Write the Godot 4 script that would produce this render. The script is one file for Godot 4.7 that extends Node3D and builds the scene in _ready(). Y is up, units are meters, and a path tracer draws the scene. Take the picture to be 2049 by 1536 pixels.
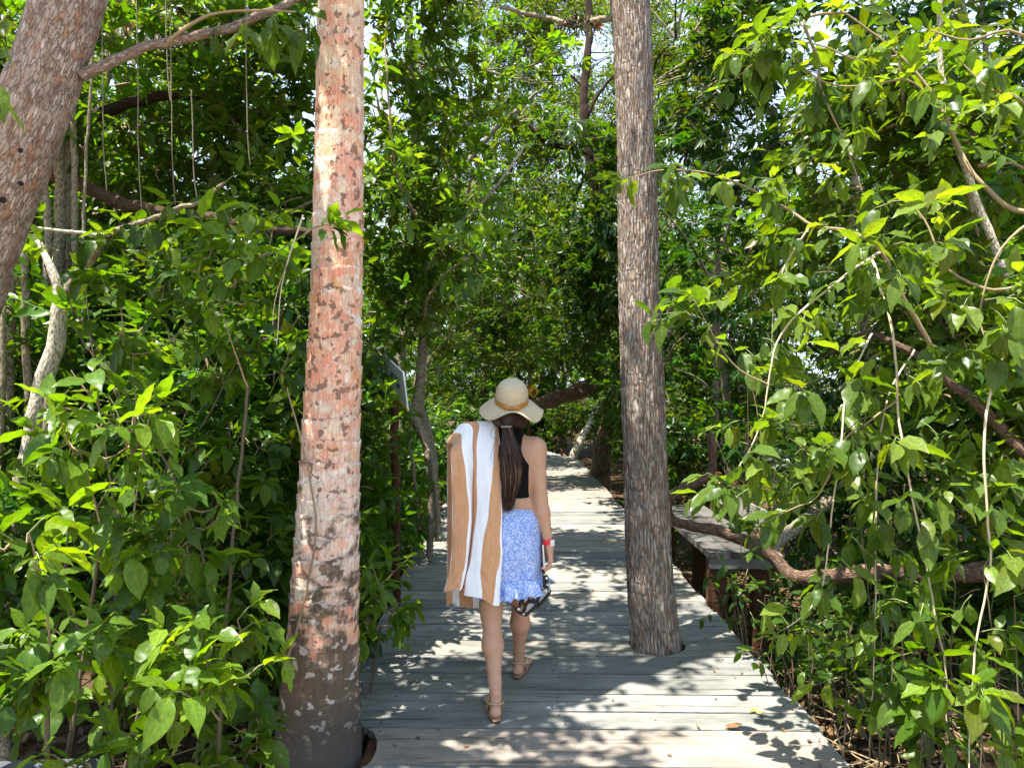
extends Node3D

const FOCAL := 1488.0
var rng := RandomNumberGenerator.new()
var counts := {}
var tex := {}
var mats := {}
var noise_a := FastNoiseLite.new()
var leaf_shapes := []
var sprays := {}
var deck_left := -0.9
var deck_right := 1.43


class Buf:
	var v := PackedVector3Array()
	var n := PackedVector3Array()
	var uv := PackedVector2Array()
	var c := PackedColorArray()
	var i := PackedInt32Array()

	func add(p: Vector3, t := Vector2.ZERO, col := Color.WHITE) -> int:
		v.append(p)
		n.append(Vector3.ZERO)
		uv.append(t)
		c.append(col)
		return v.size() - 1

	func tri(a: int, b: int, d: int) -> void:  # anticlockwise from outside
		i.append(a)
		i.append(d)
		i.append(b)
		var f := (v[b] - v[a]).cross(v[d] - v[a])
		n[a] += f
		n[b] += f
		n[d] += f

	func quad(a: int, b: int, d: int, e: int) -> void:
		tri(a, b, d)
		tri(a, d, e)

	func flat_quad(p: Vector3, q: Vector3, r: Vector3, s: Vector3, t := Rect2(0, 0, 1, 1), col := Color.WHITE) -> void:
		var a := add(p, t.position, col)
		var b := add(q, Vector2(t.end.x, t.position.y), col)
		var d := add(r, t.end, col)
		var e := add(s, Vector2(t.position.x, t.end.y), col)
		quad(a, b, d, e)

	func mesh(offset := Vector3.ZERO) -> ArrayMesh:
		var m := ArrayMesh.new()
		if i.is_empty():
			return m
		for k in n.size():
			n[k] = n[k].normalized() if n[k].length_squared() > 1e-20 else Vector3.UP
		var vv := v
		if offset != Vector3.ZERO:
			vv = v.duplicate()
			for k in vv.size():
				vv[k] += offset
		var a := []
		a.resize(Mesh.ARRAY_MAX)
		a[Mesh.ARRAY_VERTEX] = vv
		a[Mesh.ARRAY_NORMAL] = n
		a[Mesh.ARRAY_TEX_UV] = uv
		a[Mesh.ARRAY_COLOR] = c
		a[Mesh.ARRAY_INDEX] = i
		m.add_surface_from_arrays(Mesh.PRIMITIVE_TRIANGLES, a)
		return m


# ---------------------------------------------------------------- names, parents
func at(px: float, py: float, z: float) -> Vector3:
	return Vector3((px - 1024.5) / FOCAL * z, 1.6 - (py - 768.0) / FOCAL * z, -z)


func pts(list: Array) -> Array:
	var out := []
	for k in range(0, list.size(), 3):
		out.append(at(list[k], list[k + 1], list[k + 2]))
	return out


func numbered(called: String, parent: Node) -> String:
	var key := "%d/%s" % [parent.get_instance_id(), called]
	var k: int = counts.get(key, 0)
	counts[key] = k + 1
	return called if k == 0 else "%s_%03d" % [called, k]


func thing(called: String, label: String, category: String, base := Vector3.ZERO, group := "") -> Node3D:
	var o := Node3D.new()
	o.name = numbered(called, self)
	add_child(o, true)
	o.position = base
	tag(o, label, category, group)
	return o


func tag(o: Node3D, label: String, category: String, group := "") -> void:
	o.set_meta("label", label)
	o.set_meta("category", category)
	if group != "":
		o.set_meta("group", group)


func part(called: String, b, mat: Material, parent: Node3D, kind := "", local := false) -> MeshInstance3D:
	var o := MeshInstance3D.new()
	o.name = numbered(called, parent)
	if b is Buf:
		var off := Vector3.ZERO
		if not local:
			var p: Node = parent
			while p is Node3D and p != self:
				off -= p.position
				p = p.get_parent()
		o.mesh = b.mesh(off)
	else:
		o.mesh = b
	o.material_override = mat
	if kind != "":
		o.set_meta("kind", kind)
	parent.add_child(o, true)
	return o


func struct(called: String, b, mat: Material) -> MeshInstance3D:
	return part(called, b, mat, self, "structure")


# ---------------------------------------------------------------- shapes
func spline(p: Array, r: Array, step: float) -> Array:
	var op := []
	var orr := []
	var n := p.size()
	for k in n - 1:
		var a: Vector3 = p[maxi(k - 1, 0)]
		var b: Vector3 = p[k]
		var c: Vector3 = p[k + 1]
		var d: Vector3 = p[mini(k + 2, n - 1)]
		var m := maxi(1, ceili(b.distance_to(c) / step))
		for s in m:
			var t := float(s) / m
			op.append(b.cubic_interpolate(c, a, d, t))
			orr.append(lerpf(r[k], r[k + 1], t))
	op.append(p[n - 1])
	orr.append(r[n - 1])
	return [op, orr]


func spread(r0: float, r1: float, n: int) -> Array:
	var r := []
	for k in n:
		r.append(lerpf(r0, r1, float(k) / maxi(1, n - 1)))
	return r


func tube(b: Buf, p: Array, r: Array, sides := 8, amp := 0.0, freq := 6.0, urep := 1.0, vrep := 1.0, cap := true, col := Color.WHITE, stretch := 1.0) -> void:
	var t0: Vector3 = (p[1] - p[0]).normalized()
	var nn := t0.cross(Vector3.FORWARD if absf(t0.z) < 0.9 else Vector3.RIGHT).normalized()
	var len := 0.0
	var prev := -1
	var first := -1
	for k in p.size():
		var pk: Vector3 = p[k]
		var t: Vector3 = (p[mini(k + 1, p.size() - 1)] - p[maxi(k - 1, 0)]).normalized()
		nn = (nn - t * nn.dot(t)).normalized()
		var bb := t.cross(nn)
		if k:
			len += pk.distance_to(p[k - 1])
		var start := b.v.size()
		for s in sides + 1:
			var an := TAU * (s % sides) / sides
			var d := nn * cos(an) + bb * sin(an)
			var rr: float = r[k]
			if amp > 0.0:
				var q := pk * freq
				q.y /= stretch
				q += d * (rr * freq)
				rr *= 1.0 + amp * noise_a.get_noise_3dv(q)
			b.add(pk + d * rr, Vector2(float(s) / sides * urep, len * vrep), col)
		if prev >= 0:
			for s in sides:
				b.quad(prev + s, prev + s + 1, start + s + 1, start + s)
			var f := b.n[prev] + b.n[prev + sides]
			b.n[prev] = f
			b.n[prev + sides] = f
		else:
			first = start
		prev = start
	var f := b.n[prev] + b.n[prev + sides]
	b.n[prev] = f
	b.n[prev + sides] = f
	if cap:
		for e in 2:
			var st := first if e == 0 else prev
			var cc := b.add(p[0] if e == 0 else p[p.size() - 1], Vector2(0.5, 0.5), col)
			var ring := []
			for s in sides:
				ring.append(b.add(b.v[st + s], b.uv[st + s], col))
			for s in sides:
				if e == 0:
					b.tri(cc, ring[(s + 1) % sides], ring[s])
				else:
					b.tri(cc, ring[s], ring[(s + 1) % sides])


func limb(called: String, parent: Node3D, p: Array, r0: float, r1: float, mat: Material, sides := 8, amp := 0.12, step := 0.06) -> MeshInstance3D:
	var s := spline(p, spread(r0, r1, p.size()), step)
	var b := Buf.new()
	var line: Array = s[0]
	var wob := minf(0.004 + r0 * 0.35, 0.022)
	for k in range(1, line.size() - 1):
		var q: Vector3 = line[k] * 5.0
		line[k] += Vector3(noise_a.get_noise_3d(q.x, q.y, q.z), noise_a.get_noise_3d(q.y + 31.0, q.z, q.x), noise_a.get_noise_3d(q.z, q.x + 57.0, q.y)) * wob
	tube(b, line, s[1], sides, amp, 7.0, maxf(1.0, round(r0 * TAU / 0.2)), 4.0)
	return part(called, b, mat, parent)


func box(b: Buf, c: Vector3, s: Vector3, basis := Basis(), uvs := 1.0, col := Color.WHITE) -> void:
	var h := s * 0.5
	for f in [[Vector3.RIGHT, Vector3.UP, Vector3.BACK], [Vector3.LEFT, Vector3.UP, Vector3.FORWARD], [Vector3.UP, Vector3.BACK, Vector3.RIGHT], [Vector3.DOWN, Vector3.FORWARD, Vector3.RIGHT], [Vector3.BACK, Vector3.UP, Vector3.LEFT], [Vector3.FORWARD, Vector3.UP, Vector3.RIGHT]]:
		var nrm: Vector3 = f[0]
		var u: Vector3 = f[1]
		var w: Vector3 = u.cross(nrm)
		var lu: float = absf((u * h).dot(u))
		var lw: float = absf((w * h).dot(w))
		var o: Vector3 = nrm * h
		var q := [o - u * lu + w * lw, o - u * lu - w * lw, o + u * lu - w * lw, o + u * lu + w * lw]
		var flip: bool = (q[1] - q[0]).cross(q[2] - q[0]).dot(nrm) < 0
		if flip:
			q.reverse()
		b.flat_quad(c + basis * q[0], c + basis * q[1], c + basis * q[2], c + basis * q[3], Rect2(0, 0, lw * 2 * uvs, lu * 2 * uvs), col)


func smin(a: float, b: float, k: float) -> float:
	var h := k - absf(a - b)
	if h <= 0.0:
		return minf(a, b)
	return minf(a, b) - h * h * 0.25 / k


class Field:  # a distance field on a grid, meshed as surface nets
	var o: Vector3
	var h: float
	var nx: int
	var ny: int
	var nz: int
	var d := PackedFloat32Array()

	func _init(lo: Vector3, hi: Vector3, cell: float) -> void:
		o = lo
		h = cell
		nx = ceili((hi.x - lo.x) / cell) + 2
		ny = ceili((hi.y - lo.y) / cell) + 2
		nz = ceili((hi.z - lo.z) / cell) + 2
		d.resize(nx * ny * nz)
		d.fill(1.0)

	func bone(a: Vector3, b: Vector3, ra: float, rb: float, k := 0.03, sx := 1.0, sz := 1.0, inset := 0.0) -> void:
		var m := maxf(ra, rb) * maxf(1.0, maxf(1.0 / sx, 1.0 / sz)) + k + h * 2.0
		var lo := Vector3(minf(a.x, b.x) - m, minf(a.y, b.y) - m, minf(a.z, b.z) - m)
		var hi := Vector3(maxf(a.x, b.x) + m, maxf(a.y, b.y) + m, maxf(a.z, b.z) + m)
		var i0 := clampi(floori((lo.x - o.x) / h), 0, nx - 1)
		var i1 := clampi(ceili((hi.x - o.x) / h), 0, nx - 1)
		var j0 := clampi(floori((lo.y - o.y) / h), 0, ny - 1)
		var j1 := clampi(ceili((hi.y - o.y) / h), 0, ny - 1)
		var k0 := clampi(floori((lo.z - o.z) / h), 0, nz - 1)
		var k1 := clampi(ceili((hi.z - o.z) / h), 0, nz - 1)
		var sc := Vector3(sx, 1.0, sz)
		var ab := (b - a) * sc
		var l2 := maxf(ab.length_squared(), 1e-9)
		for kk in range(k0, k1 + 1):
			for j in range(j0, j1 + 1):
				var at := (kk * ny + j) * nx
				for i in range(i0, i1 + 1):
					var p := (Vector3(o.x + i * h, o.y + j * h, o.z + kk * h) - a) * sc
					var t := clampf(p.dot(ab) / l2, 0.0, 1.0)
					var q := p.distance_to(ab * t) - lerpf(ra, rb, t) + inset
					var e := d[at + i]
					var g := k - absf(e - q)
					d[at + i] = minf(e, q) if g <= 0.0 else minf(e, q) - g * g * 0.25 / k

	func mesh_into(b: Buf, col := Color.WHITE, uvs := 4.0) -> void:
		var idx := PackedInt32Array()
		idx.resize(nx * ny * nz)
		idx.fill(-1)
		var sy := nx
		var sz := nx * ny
		var corner := [0, 1, sy, sy + 1, sz, sz + 1, sz + sy, sz + sy + 1]
		var edges := [0, 1, 2, 3, 4, 5, 6, 7, 0, 2, 1, 3, 4, 6, 5, 7, 0, 4, 1, 5, 2, 6, 3, 7]
		for k in nz - 1:
			for j in ny - 1:
				var row := k * sz + j * sy
				for i in nx - 1:
					var a := row + i
					var v0 := d[a]
					if v0 > h * 2.5 or v0 < -h * 2.5:
						continue
					var mask := 0
					for c in 8:
						if d[a + corner[c]] < 0.0:
							mask |= 1 << c
					if mask == 0 or mask == 255:
						continue
					var s := Vector3.ZERO
					var cnt := 0
					for e in 12:
						var c0: int = edges[e * 2]
						var c1: int = edges[e * 2 + 1]
						if ((mask >> c0) & 1) == ((mask >> c1) & 1):
							continue
						var d0 := d[a + corner[c0]]
						var d1 := d[a + corner[c1]]
						var t := d0 / (d0 - d1)
						var p0 := Vector3(c0 & 1, (c0 >> 1) & 1, c0 >> 2)
						var p1 := Vector3(c1 & 1, (c1 >> 1) & 1, c1 >> 2)
						s += p0.lerp(p1, t)
						cnt += 1
					s /= cnt
					var p := o + Vector3(i + s.x, j + s.y, k + s.z) * h
					idx[a] = b.add(p, Vector2(p.x + p.z, p.y) * uvs, col)
		for k in range(1, nz - 1):
			for j in range(1, ny - 1):
				var row := k * sz + j * sy
				for i in range(1, nx - 1):
					var a := row + i
					var v0 := d[a]
					if v0 > h * 2.5 or v0 < -h * 2.5:
						continue
					var inside := v0 < 0.0
					if inside != (d[a + 1] < 0.0):
						_face(b, idx[a - sy - sz], idx[a - sz], idx[a], idx[a - sy], inside)
					if inside != (d[a + sy] < 0.0):
						_face(b, idx[a - 1 - sz], idx[a - 1], idx[a], idx[a - sz], inside)
					if inside != (d[a + sz] < 0.0):
						_face(b, idx[a - 1 - sy], idx[a - sy], idx[a], idx[a - 1], inside)

	func _face(b: Buf, p: int, q: int, r: int, s: int, inside: bool) -> void:
		if p < 0 or q < 0 or r < 0 or s < 0:
			return
		if inside:
			b.quad(p, q, r, s)
		else:
			b.quad(p, s, r, q)


# ---------------------------------------------------------------- textures
func noise_px(w: int, h: int, freq: float, seed: int, kind := FastNoiseLite.TYPE_SIMPLEX_SMOOTH, octaves := 4, sx := 1, sy := 1, cell := -1, warp := 0.0) -> PackedByteArray:
	var n := FastNoiseLite.new()
	n.seed = seed
	n.noise_type = kind
	n.frequency = freq
	n.fractal_octaves = octaves
	if octaves <= 1:
		n.fractal_type = FastNoiseLite.FRACTAL_NONE
	if cell >= 0:
		n.cellular_return_type = cell
	if warp > 0.0:
		n.domain_warp_enabled = true
		n.domain_warp_amplitude = warp
		n.domain_warp_frequency = 0.04
		n.domain_warp_fractal_octaves = 3
	var im := n.get_seamless_image(w / sx, h / sy)
	im.convert(Image.FORMAT_L8)
	if sx > 1 or sy > 1:
		im.resize(w, h, Image.INTERPOLATE_CUBIC)
	return im.get_data()


func texture(w: int, h: int, bytes: PackedByteArray) -> ImageTexture:
	return ImageTexture.create_from_image(Image.create_from_data(w, h, false, Image.FORMAT_RGB8, bytes))


func texture_grey(w: int, h: int, bytes: PackedByteArray) -> ImageTexture:
	return ImageTexture.create_from_image(Image.create_from_data(w, h, false, Image.FORMAT_L8, bytes))


func mix3(w: int, h: int, m: PackedByteArray, a: Color, b: Color, m2 = null, c := Color.BLACK, lo2 := 0.6, hi2 := 0.7) -> PackedByteArray:
	var out := PackedByteArray()
	out.resize(w * h * 3)
	for k in w * h:
		var x := a.lerp(b, m[k] / 255.0)
		if m2 != null:
			x = x.lerp(c, smoothstep(lo2, hi2, m2[k] / 255.0))
		out[k * 3] = int(clampf(x.r, 0, 1) * 255)
		out[k * 3 + 1] = int(clampf(x.g, 0, 1) * 255)
		out[k * 3 + 2] = int(clampf(x.b, 0, 1) * 255)
	return out


func material(called: String, albedo: Color, rough := 0.8, t: Texture2D = null, bump: Texture2D = null, bump_cm := 0.0, spec := 0.5) -> StandardMaterial3D:
	var m := StandardMaterial3D.new()
	m.resource_name = called
	m.albedo_color = albedo
	m.roughness = rough
	m.metallic_specular = spec
	if t:
		m.albedo_texture = t
	if bump:
		m.heightmap_enabled = true
		m.heightmap_texture = bump
		m.heightmap_scale = bump_cm
	mats[called] = m
	return m


func lin(r: float, g: float, b: float) -> Color:
	return Color(r, g, b).linear_to_srgb()


func build_materials() -> void:
	# leaf lamina with a paler midrib and side veins; the tint comes from the leaf's own colour
	var w := 64
	var h := 128
	var nz := noise_px(w, h, 0.05, 3)
	var by := PackedByteArray()
	by.resize(w * h * 3)
	for y in h:
		for x in w:
			var u := (x + 0.5) / w - 0.5
			var v := (y + 0.5) / h
			var rib := exp(-pow(u / 0.022, 2.0))
			var side := pow(maxf(0.0, cos((v - absf(u) * 0.8) * TAU * 8.0)), 10.0) * 0.35
			var f := clampf(maxf(rib, side), 0.0, 1.0)
			var k := 0.84 + 0.2 * (nz[y * w + x] / 255.0 - 0.5)
			var cc := Color(k * 0.95, k, k * 0.9).lerp(Color(1, 1, 0.95), f * 0.8)
			var j := (y * w + x) * 3
			by[j] = int(clampf(cc.r, 0, 1) * 255)
			by[j + 1] = int(clampf(cc.g, 0, 1) * 255)
			by[j + 2] = int(clampf(cc.b, 0, 1) * 255)
	tex.leaf = texture(w, h, by)
	var b2 := by.duplicate()
	var sp1 := noise_px(w, h, 0.06, 4, FastNoiseLite.TYPE_SIMPLEX_SMOOTH, 3)
	for k in w * h:
		var q := smoothstep(0.74, 0.80, sp1[k] / 255.0)
		var y := smoothstep(0.35, 0.2, nz[k] / 255.0)
		var c := Color(b2[k * 3] / 255.0, b2[k * 3 + 1] / 255.0, b2[k * 3 + 2] / 255.0).lerp(Color(1.0, 0.9, 0.6), y * 0.5).lerp(Color(0.75, 0.42, 0.4), q)
		b2[k * 3] = int(c.r * 255)
		b2[k * 3 + 1] = int(c.g * 255)
		b2[k * 3 + 2] = int(c.b * 255)
	tex.leaf_old = texture(w, h, b2)
	var lf := leaf_material("leaf", Color.WHITE)
	lf.vertex_color_use_as_albedo = true

	# furrowed grey brown bark
	w = 512
	h = 512
	var n1 := noise_px(w, h, 0.035, 11, FastNoiseLite.TYPE_SIMPLEX_SMOOTH, 4, 1, 6)
	var n2 := noise_px(w, h, 0.012, 12)
	var n3 := noise_px(w, h, 0.09, 13, FastNoiseLite.TYPE_SIMPLEX_SMOOTH, 3, 1, 3)
	var n4 := noise_px(w, h, 0.02, 18, FastNoiseLite.TYPE_CELLULAR, 1, 1, 2, FastNoiseLite.RETURN_DISTANCE2_SUB)
	by = PackedByteArray()
	by.resize(w * h * 3)
	var hb := PackedByteArray()
	hb.resize(w * h)
	for k in w * h:
		var ridge := absf(n1[k] / 255.0 - 0.5) * 2.0
		var q := clampf(pow(ridge, 0.55) * 0.85 + n3[k] / 255.0 * 0.2, 0.0, 1.0)
		q *= smoothstep(0.0, 0.10, n4[k] / 255.0) * 0.35 + 0.65
		var c := Color(0.26, 0.22, 0.19).lerp(Color(0.76, 0.71, 0.66), pow(q, 1.05))
		c = c.lerp(Color(0.74, 0.70, 0.66), 0.5 * smoothstep(0.52, 0.72, n2[k] / 255.0) * q)
		c = c.lerp(Color(0.66, 0.44, 0.33), 0.22 * smoothstep(0.45, 0.28, n2[k] / 255.0))
		by[k * 3] = int(c.r * 255)
		by[k * 3 + 1] = int(c.g * 255)
		by[k * 3 + 2] = int(c.b * 255)
		hb[k] = int(q * 255)
	material("furrowed_bark", Color(1, 1, 1), 0.95, texture(w, h, by), texture_grey(w, h, hb), 1.2, 0.25)
	var brown := material("brown_bark", Color(0.80, 0.74, 0.68), 0.95, mats.furrowed_bark.albedo_texture, mats.furrowed_bark.heightmap_texture, 1.0, 0.25)
	brown.uv1_scale = Vector3(1, 0.7, 1)
	material("dark_bark", Color(0.52, 0.47, 0.43), 0.95, mats.furrowed_bark.albedo_texture, mats.furrowed_bark.heightmap_texture, 0.8, 0.25)
	material("dead_bark", Color(0.80, 0.73, 0.68), 0.95, mats.furrowed_bark.albedo_texture, mats.furrowed_bark.heightmap_texture, 1.0, 0.25)

	# flaking bark: small upright plates with dark gaps
	var cv := noise_px(w, h, 0.062, 21, FastNoiseLite.TYPE_CELLULAR, 1, 1, 3, FastNoiseLite.RETURN_CELL_VALUE, 22.0)
	var cd := noise_px(w, h, 0.062, 21, FastNoiseLite.TYPE_CELLULAR, 1, 1, 3, FastNoiseLite.RETURN_DISTANCE2_SUB, 22.0)
	var fine := noise_px(w, h, 0.11, 23)
	hb = PackedByteArray()
	hb.resize(w * h)
	by = PackedByteArray()
	by.resize(w * h * 3)
	for k in w * h:
		var cell := cv[k] / 255.0
		var gap := smoothstep(0.0, 0.16, cd[k] / 255.0)
		var f := fine[k] / 255.0
		var c := Color(0.50, 0.435, 0.39).lerp(Color(0.70, 0.64, 0.59), cell * 0.45 + f * 0.6)
		if cell > 0.84:
			c = c.lerp(Color(0.76, 0.72, 0.68), 0.5)
		elif cell < 0.14:
			c = c.lerp(Color(0.60, 0.43, 0.33), 0.6)
		c = c.lerp(Color(0.33, 0.26, 0.22), 0.85 * smoothstep(0.5, 0.7, n2[k] / 255.0 + (f - 0.5) * 0.5) * 0.4)
		c = c.lerp(Color(0.34, 0.26, 0.22), (1.0 - gap) * 0.45)
		by[k * 3] = int(clampf(c.r, 0, 1) * 255)
		by[k * 3 + 1] = int(clampf(c.g, 0, 1) * 255)
		by[k * 3 + 2] = int(clampf(c.b, 0, 1) * 255)
		hb[k] = int(clampf(gap * (0.5 + 0.4 * cell) + (f - 0.5) * 0.3, 0, 1) * 255)
	material("flaky_bark", Color(1, 1, 1), 0.9, texture(w, h, by), texture_grey(w, h, hb), 0.7, 0.25)

	# pale smooth bark with blotches
	var pm := mix3(w, h, noise_px(w, h, 0.02, 31), Color(0.58, 0.55, 0.49), Color(0.86, 0.84, 0.78), noise_px(w, h, 0.03, 32, FastNoiseLite.TYPE_SIMPLEX_SMOOTH, 3, 1, 1), Color(0.44, 0.41, 0.36), 0.58, 0.68)
	material("pale_bark", Color(0.95, 0.94, 0.91), 0.85, texture(w, h, pm), texture_grey(w, h, noise_px(w, h, 0.03, 33, FastNoiseLite.TYPE_SIMPLEX_SMOOTH, 3, 4, 1)), 0.2, 0.3)
	mats.pale_bark.uv1_scale = Vector3(1, 0.5, 1)
	material("grey_bark", Color(0.72, 0.69, 0.63), 0.85, mats.pale_bark.albedo_texture, mats.pale_bark.heightmap_texture, 0.2, 0.3)
	mats.grey_bark.uv1_scale = Vector3(1, 0.5, 1)
	material("twig", Color(0.52, 0.45, 0.33), 0.85)
	material("pale_twig", Color(0.70, 0.64, 0.53), 0.8)
	material("dark_twig", Color(0.34, 0.29, 0.22), 0.85)
	material("green_twig", Color(0.42, 0.45, 0.25), 0.8)

	build_palm_texture()
	# weathered deck boards, grain along u
	n1 = noise_px(w, h, 0.03, 41, FastNoiseLite.TYPE_SIMPLEX_SMOOTH, 5, 8, 1)
	n2 = noise_px(w, h, 0.011, 42)
	n3 = noise_px(w, h, 0.15, 43, FastNoiseLite.TYPE_SIMPLEX_SMOOTH, 2, 4, 1)
	var n5 := noise_px(w, h, 0.05, 44)
	by = PackedByteArray()
	by.resize(w * h * 3)
	hb = PackedByteArray()
	hb.resize(w * h)
	for k in w * h:
		var g := n1[k] / 255.0
		var f := n3[k] / 255.0
		var s := n2[k] / 255.0
		var q := 0.5 + (g - 0.5) * 0.4 + (f - 0.5) * 0.25 + (s - 0.5) * 0.9 + (n5[k] / 255.0 - 0.5) * 0.25
		var c := Color(0.45, 0.437, 0.41).lerp(Color(0.60, 0.585, 0.56), clampf(q, 0, 1))
		var crack := smoothstep(0.25, 0.17, g)
		c = c.lerp(Color(0.3, 0.28, 0.26), crack * 0.5)
		c = c.lerp(Color(0.55, 0.52, 0.49), 0.4 * smoothstep(0.55, 0.75, s))
		by[k * 3] = int(clampf(c.r, 0, 1) * 255)
		by[k * 3 + 1] = int(clampf(c.g, 0, 1) * 255)
		by[k * 3 + 2] = int(clampf(c.b, 0, 1) * 255)
		hb[k] = int(clampf(0.55 + (g - 0.5) * 0.7 + (f - 0.5) * 0.7 - crack * 0.4, 0, 1) * 255)
	tex.board = texture(w, h, by)
	tex.board_h = texture_grey(w, h, hb)
	var shades := [Color(0.94, 0.95, 0.95), Color(0.86, 0.88, 0.88), Color(1.0, 0.98, 0.95), Color(0.9, 0.9, 0.88), Color(0.97, 0.93, 0.9), Color(0.82, 0.84, 0.85)]
	for k in 6:
		material("board_%d" % k, shades[k], 0.8, tex.board, tex.board_h, 0.35, 0.3)
	material("post_wood", Color(0.62, 0.45, 0.34), 0.85, tex.board, tex.board_h, 0.35, 0.3)

	# forest floor
	var soil := mix3(w, h, noise_px(w, h, 0.06, 51), Color(0.58, 0.51, 0.42), Color(0.78, 0.72, 0.62), noise_px(w, h, 0.05, 52, FastNoiseLite.TYPE_CELLULAR, 1, 1, 1, FastNoiseLite.RETURN_CELL_VALUE), Color(0.55, 0.42, 0.30), 0.72, 0.78)
	var gm := material("soil", Color.WHITE, 0.95, texture(w, h, soil), texture_grey(w, h, noise_px(w, h, 0.06, 51)), 2.0, 0.2)
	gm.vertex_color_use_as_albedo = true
	gm.uv1_scale = Vector3(0.6, 0.6, 1)
	material("dry_leaf", Color(0.5, 0.33, 0.2), 0.8, tex.leaf)
	material("dry_leaf_orange", Color(0.66, 0.34, 0.14), 0.7, tex.leaf)
	material("yellow_leaf", Color(0.78, 0.74, 0.2), 0.6, tex.leaf)
	var dl := material("litter", Color.WHITE, 0.85, tex.leaf)
	dl.vertex_color_use_as_albedo = true


func leaf_material(called: String, tint: Color) -> StandardMaterial3D:
	var m := material(called, tint, 0.34, tex.leaf, null, 0.0, 0.48)
	m.backlight_enabled = true
	m.backlight = Color(1.0, 0.98, 0.3) * 1.15
	m.vertex_color_use_as_albedo = true
	return m


func build_palm_texture() -> void:
	# patches of pink, orange, cream and white lichen over grey brown; dark weathered foot. v runs up the trunk.
	var w := 512
	var h := 2048
	var warp := noise_px(w, h, 0.03, 60)
	var big := noise_px(w, h, 0.006, 61, FastNoiseLite.TYPE_SIMPLEX_SMOOTH, 3, 2, 1)
	var cell := noise_px(w, h, 0.06, 62, FastNoiseLite.TYPE_CELLULAR, 1, 2, 1, FastNoiseLite.RETURN_CELL_VALUE, 12.0)
	var edge := noise_px(w, h, 0.06, 62, FastNoiseLite.TYPE_CELLULAR, 1, 2, 1, FastNoiseLite.RETURN_DISTANCE2_SUB, 12.0)
	var mid := noise_px(w, h, 0.03, 64, FastNoiseLite.TYPE_SIMPLEX_SMOOTH, 4, 2, 1)
	var fib := noise_px(w, h, 0.12, 65, FastNoiseLite.TYPE_SIMPLEX_SMOOTH, 3, 1, 8)
	var dark := noise_px(w, h, 0.045, 66, FastNoiseLite.TYPE_SIMPLEX_SMOOTH, 5, 2, 1)
	var spot := noise_px(w, h, 0.05, 68, FastNoiseLite.TYPE_SIMPLEX_SMOOTH, 3, 2, 1)
	var by := PackedByteArray()
	by.resize(w * h * 3)
	var hb := PackedByteArray()
	hb.resize(w * h)
	for y in h:
		var up := float(y) / h * 6.0  # metres above the deck
		for x in w:
			var k := y * w + x
			var f := fib[k] / 255.0
			var q := cell[k] / 255.0
			var m := mid[k] / 255.0
			var bigv := big[k] / 255.0
			var c := Color(0.76, 0.64, 0.56)  # greyish pink
			if q < 0.22:
				c = Color(0.79, 0.71, 0.58)
			elif q < 0.42:
				c = Color(0.79, 0.60, 0.51)
			elif q < 0.54:
				c = Color(0.85, 0.80, 0.73)
			elif q < 0.62:
				c = Color(0.77, 0.56, 0.36)
			elif q < 0.74:
				c = Color(0.80, 0.52, 0.42)
			c = Color(0.82, 0.72, 0.65).lerp(c, 0.7)
			var zone := smoothstep(1.1, 1.6, up) * smoothstep(3.1, 2.6, up)
			var red := smoothstep(0.50, 0.68, m * 0.55 + bigv * 0.5 + zone * 0.10 - 0.05)
			c = c.lerp(Color(0.84, 0.75, 0.70), 0.55 * smoothstep(0.6, 0.9, up) * smoothstep(1.6, 1.1, up))
			c = c.lerp(Color(0.72, 0.62, 0.50), 0.4 * smoothstep(2.5, 3.0, up))
			c = c.lerp(Color(0.81, 0.53, 0.42), red * 0.55)
			var cream := smoothstep(0.60, 0.66, spot[k] / 255.0)
			c = c.lerp(Color(0.84, 0.79, 0.70), cream * 0.5)
			var e := edge[k] / 255.0
			c = c.lerp(Color(0.48, 0.37, 0.31), (1.0 - smoothstep(0.0, 0.08, e)) * 0.3)
			var dk := smoothstep(0.70, 0.725, dark[k] / 255.0 + (bigv - 0.55) * 0.25)
			c = c.lerp(Color(0.46, 0.355, 0.30), dk * 0.8)
			c = c * (0.90 + 0.24 * f)
			var foot := smoothstep(0.95, 0.4, up + (m - 0.5) * 1.2 + (bigv - 0.5) * 0.6)
			var fc := Color(0.31, 0.26, 0.215).lerp(Color(0.47, 0.395, 0.33), f * 0.6 + m * 0.4).lerp(Color(0.30, 0.28, 0.255), smoothstep(0.4, 0.1, up))
			var fleck := smoothstep(0.69, 0.73, spot[k] / 255.0) * smoothstep(0.02, 0.3, up)
			fc = fc.lerp(Color(0.74, 0.71, 0.68), fleck * 0.8)
			c = c.lerp(fc, foot)
			by[k * 3] = int(clampf(c.r, 0, 1) * 255)
			by[k * 3 + 1] = int(clampf(c.g, 0, 1) * 255)
			by[k * 3 + 2] = int(clampf(c.b, 0, 1) * 255)
			hb[k] = int(clampf(0.5 + (f - 0.5) * 0.5 + 0.25 * smoothstep(0.0, 0.1, e) - 0.4 * dk, 0, 1) * 255)
	material("palm_bark", Color.WHITE, 0.9, texture(w, h, by), texture_grey(w, h, hb), 0.5, 0.25)

const LEAF_GAIN := 1.6

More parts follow.
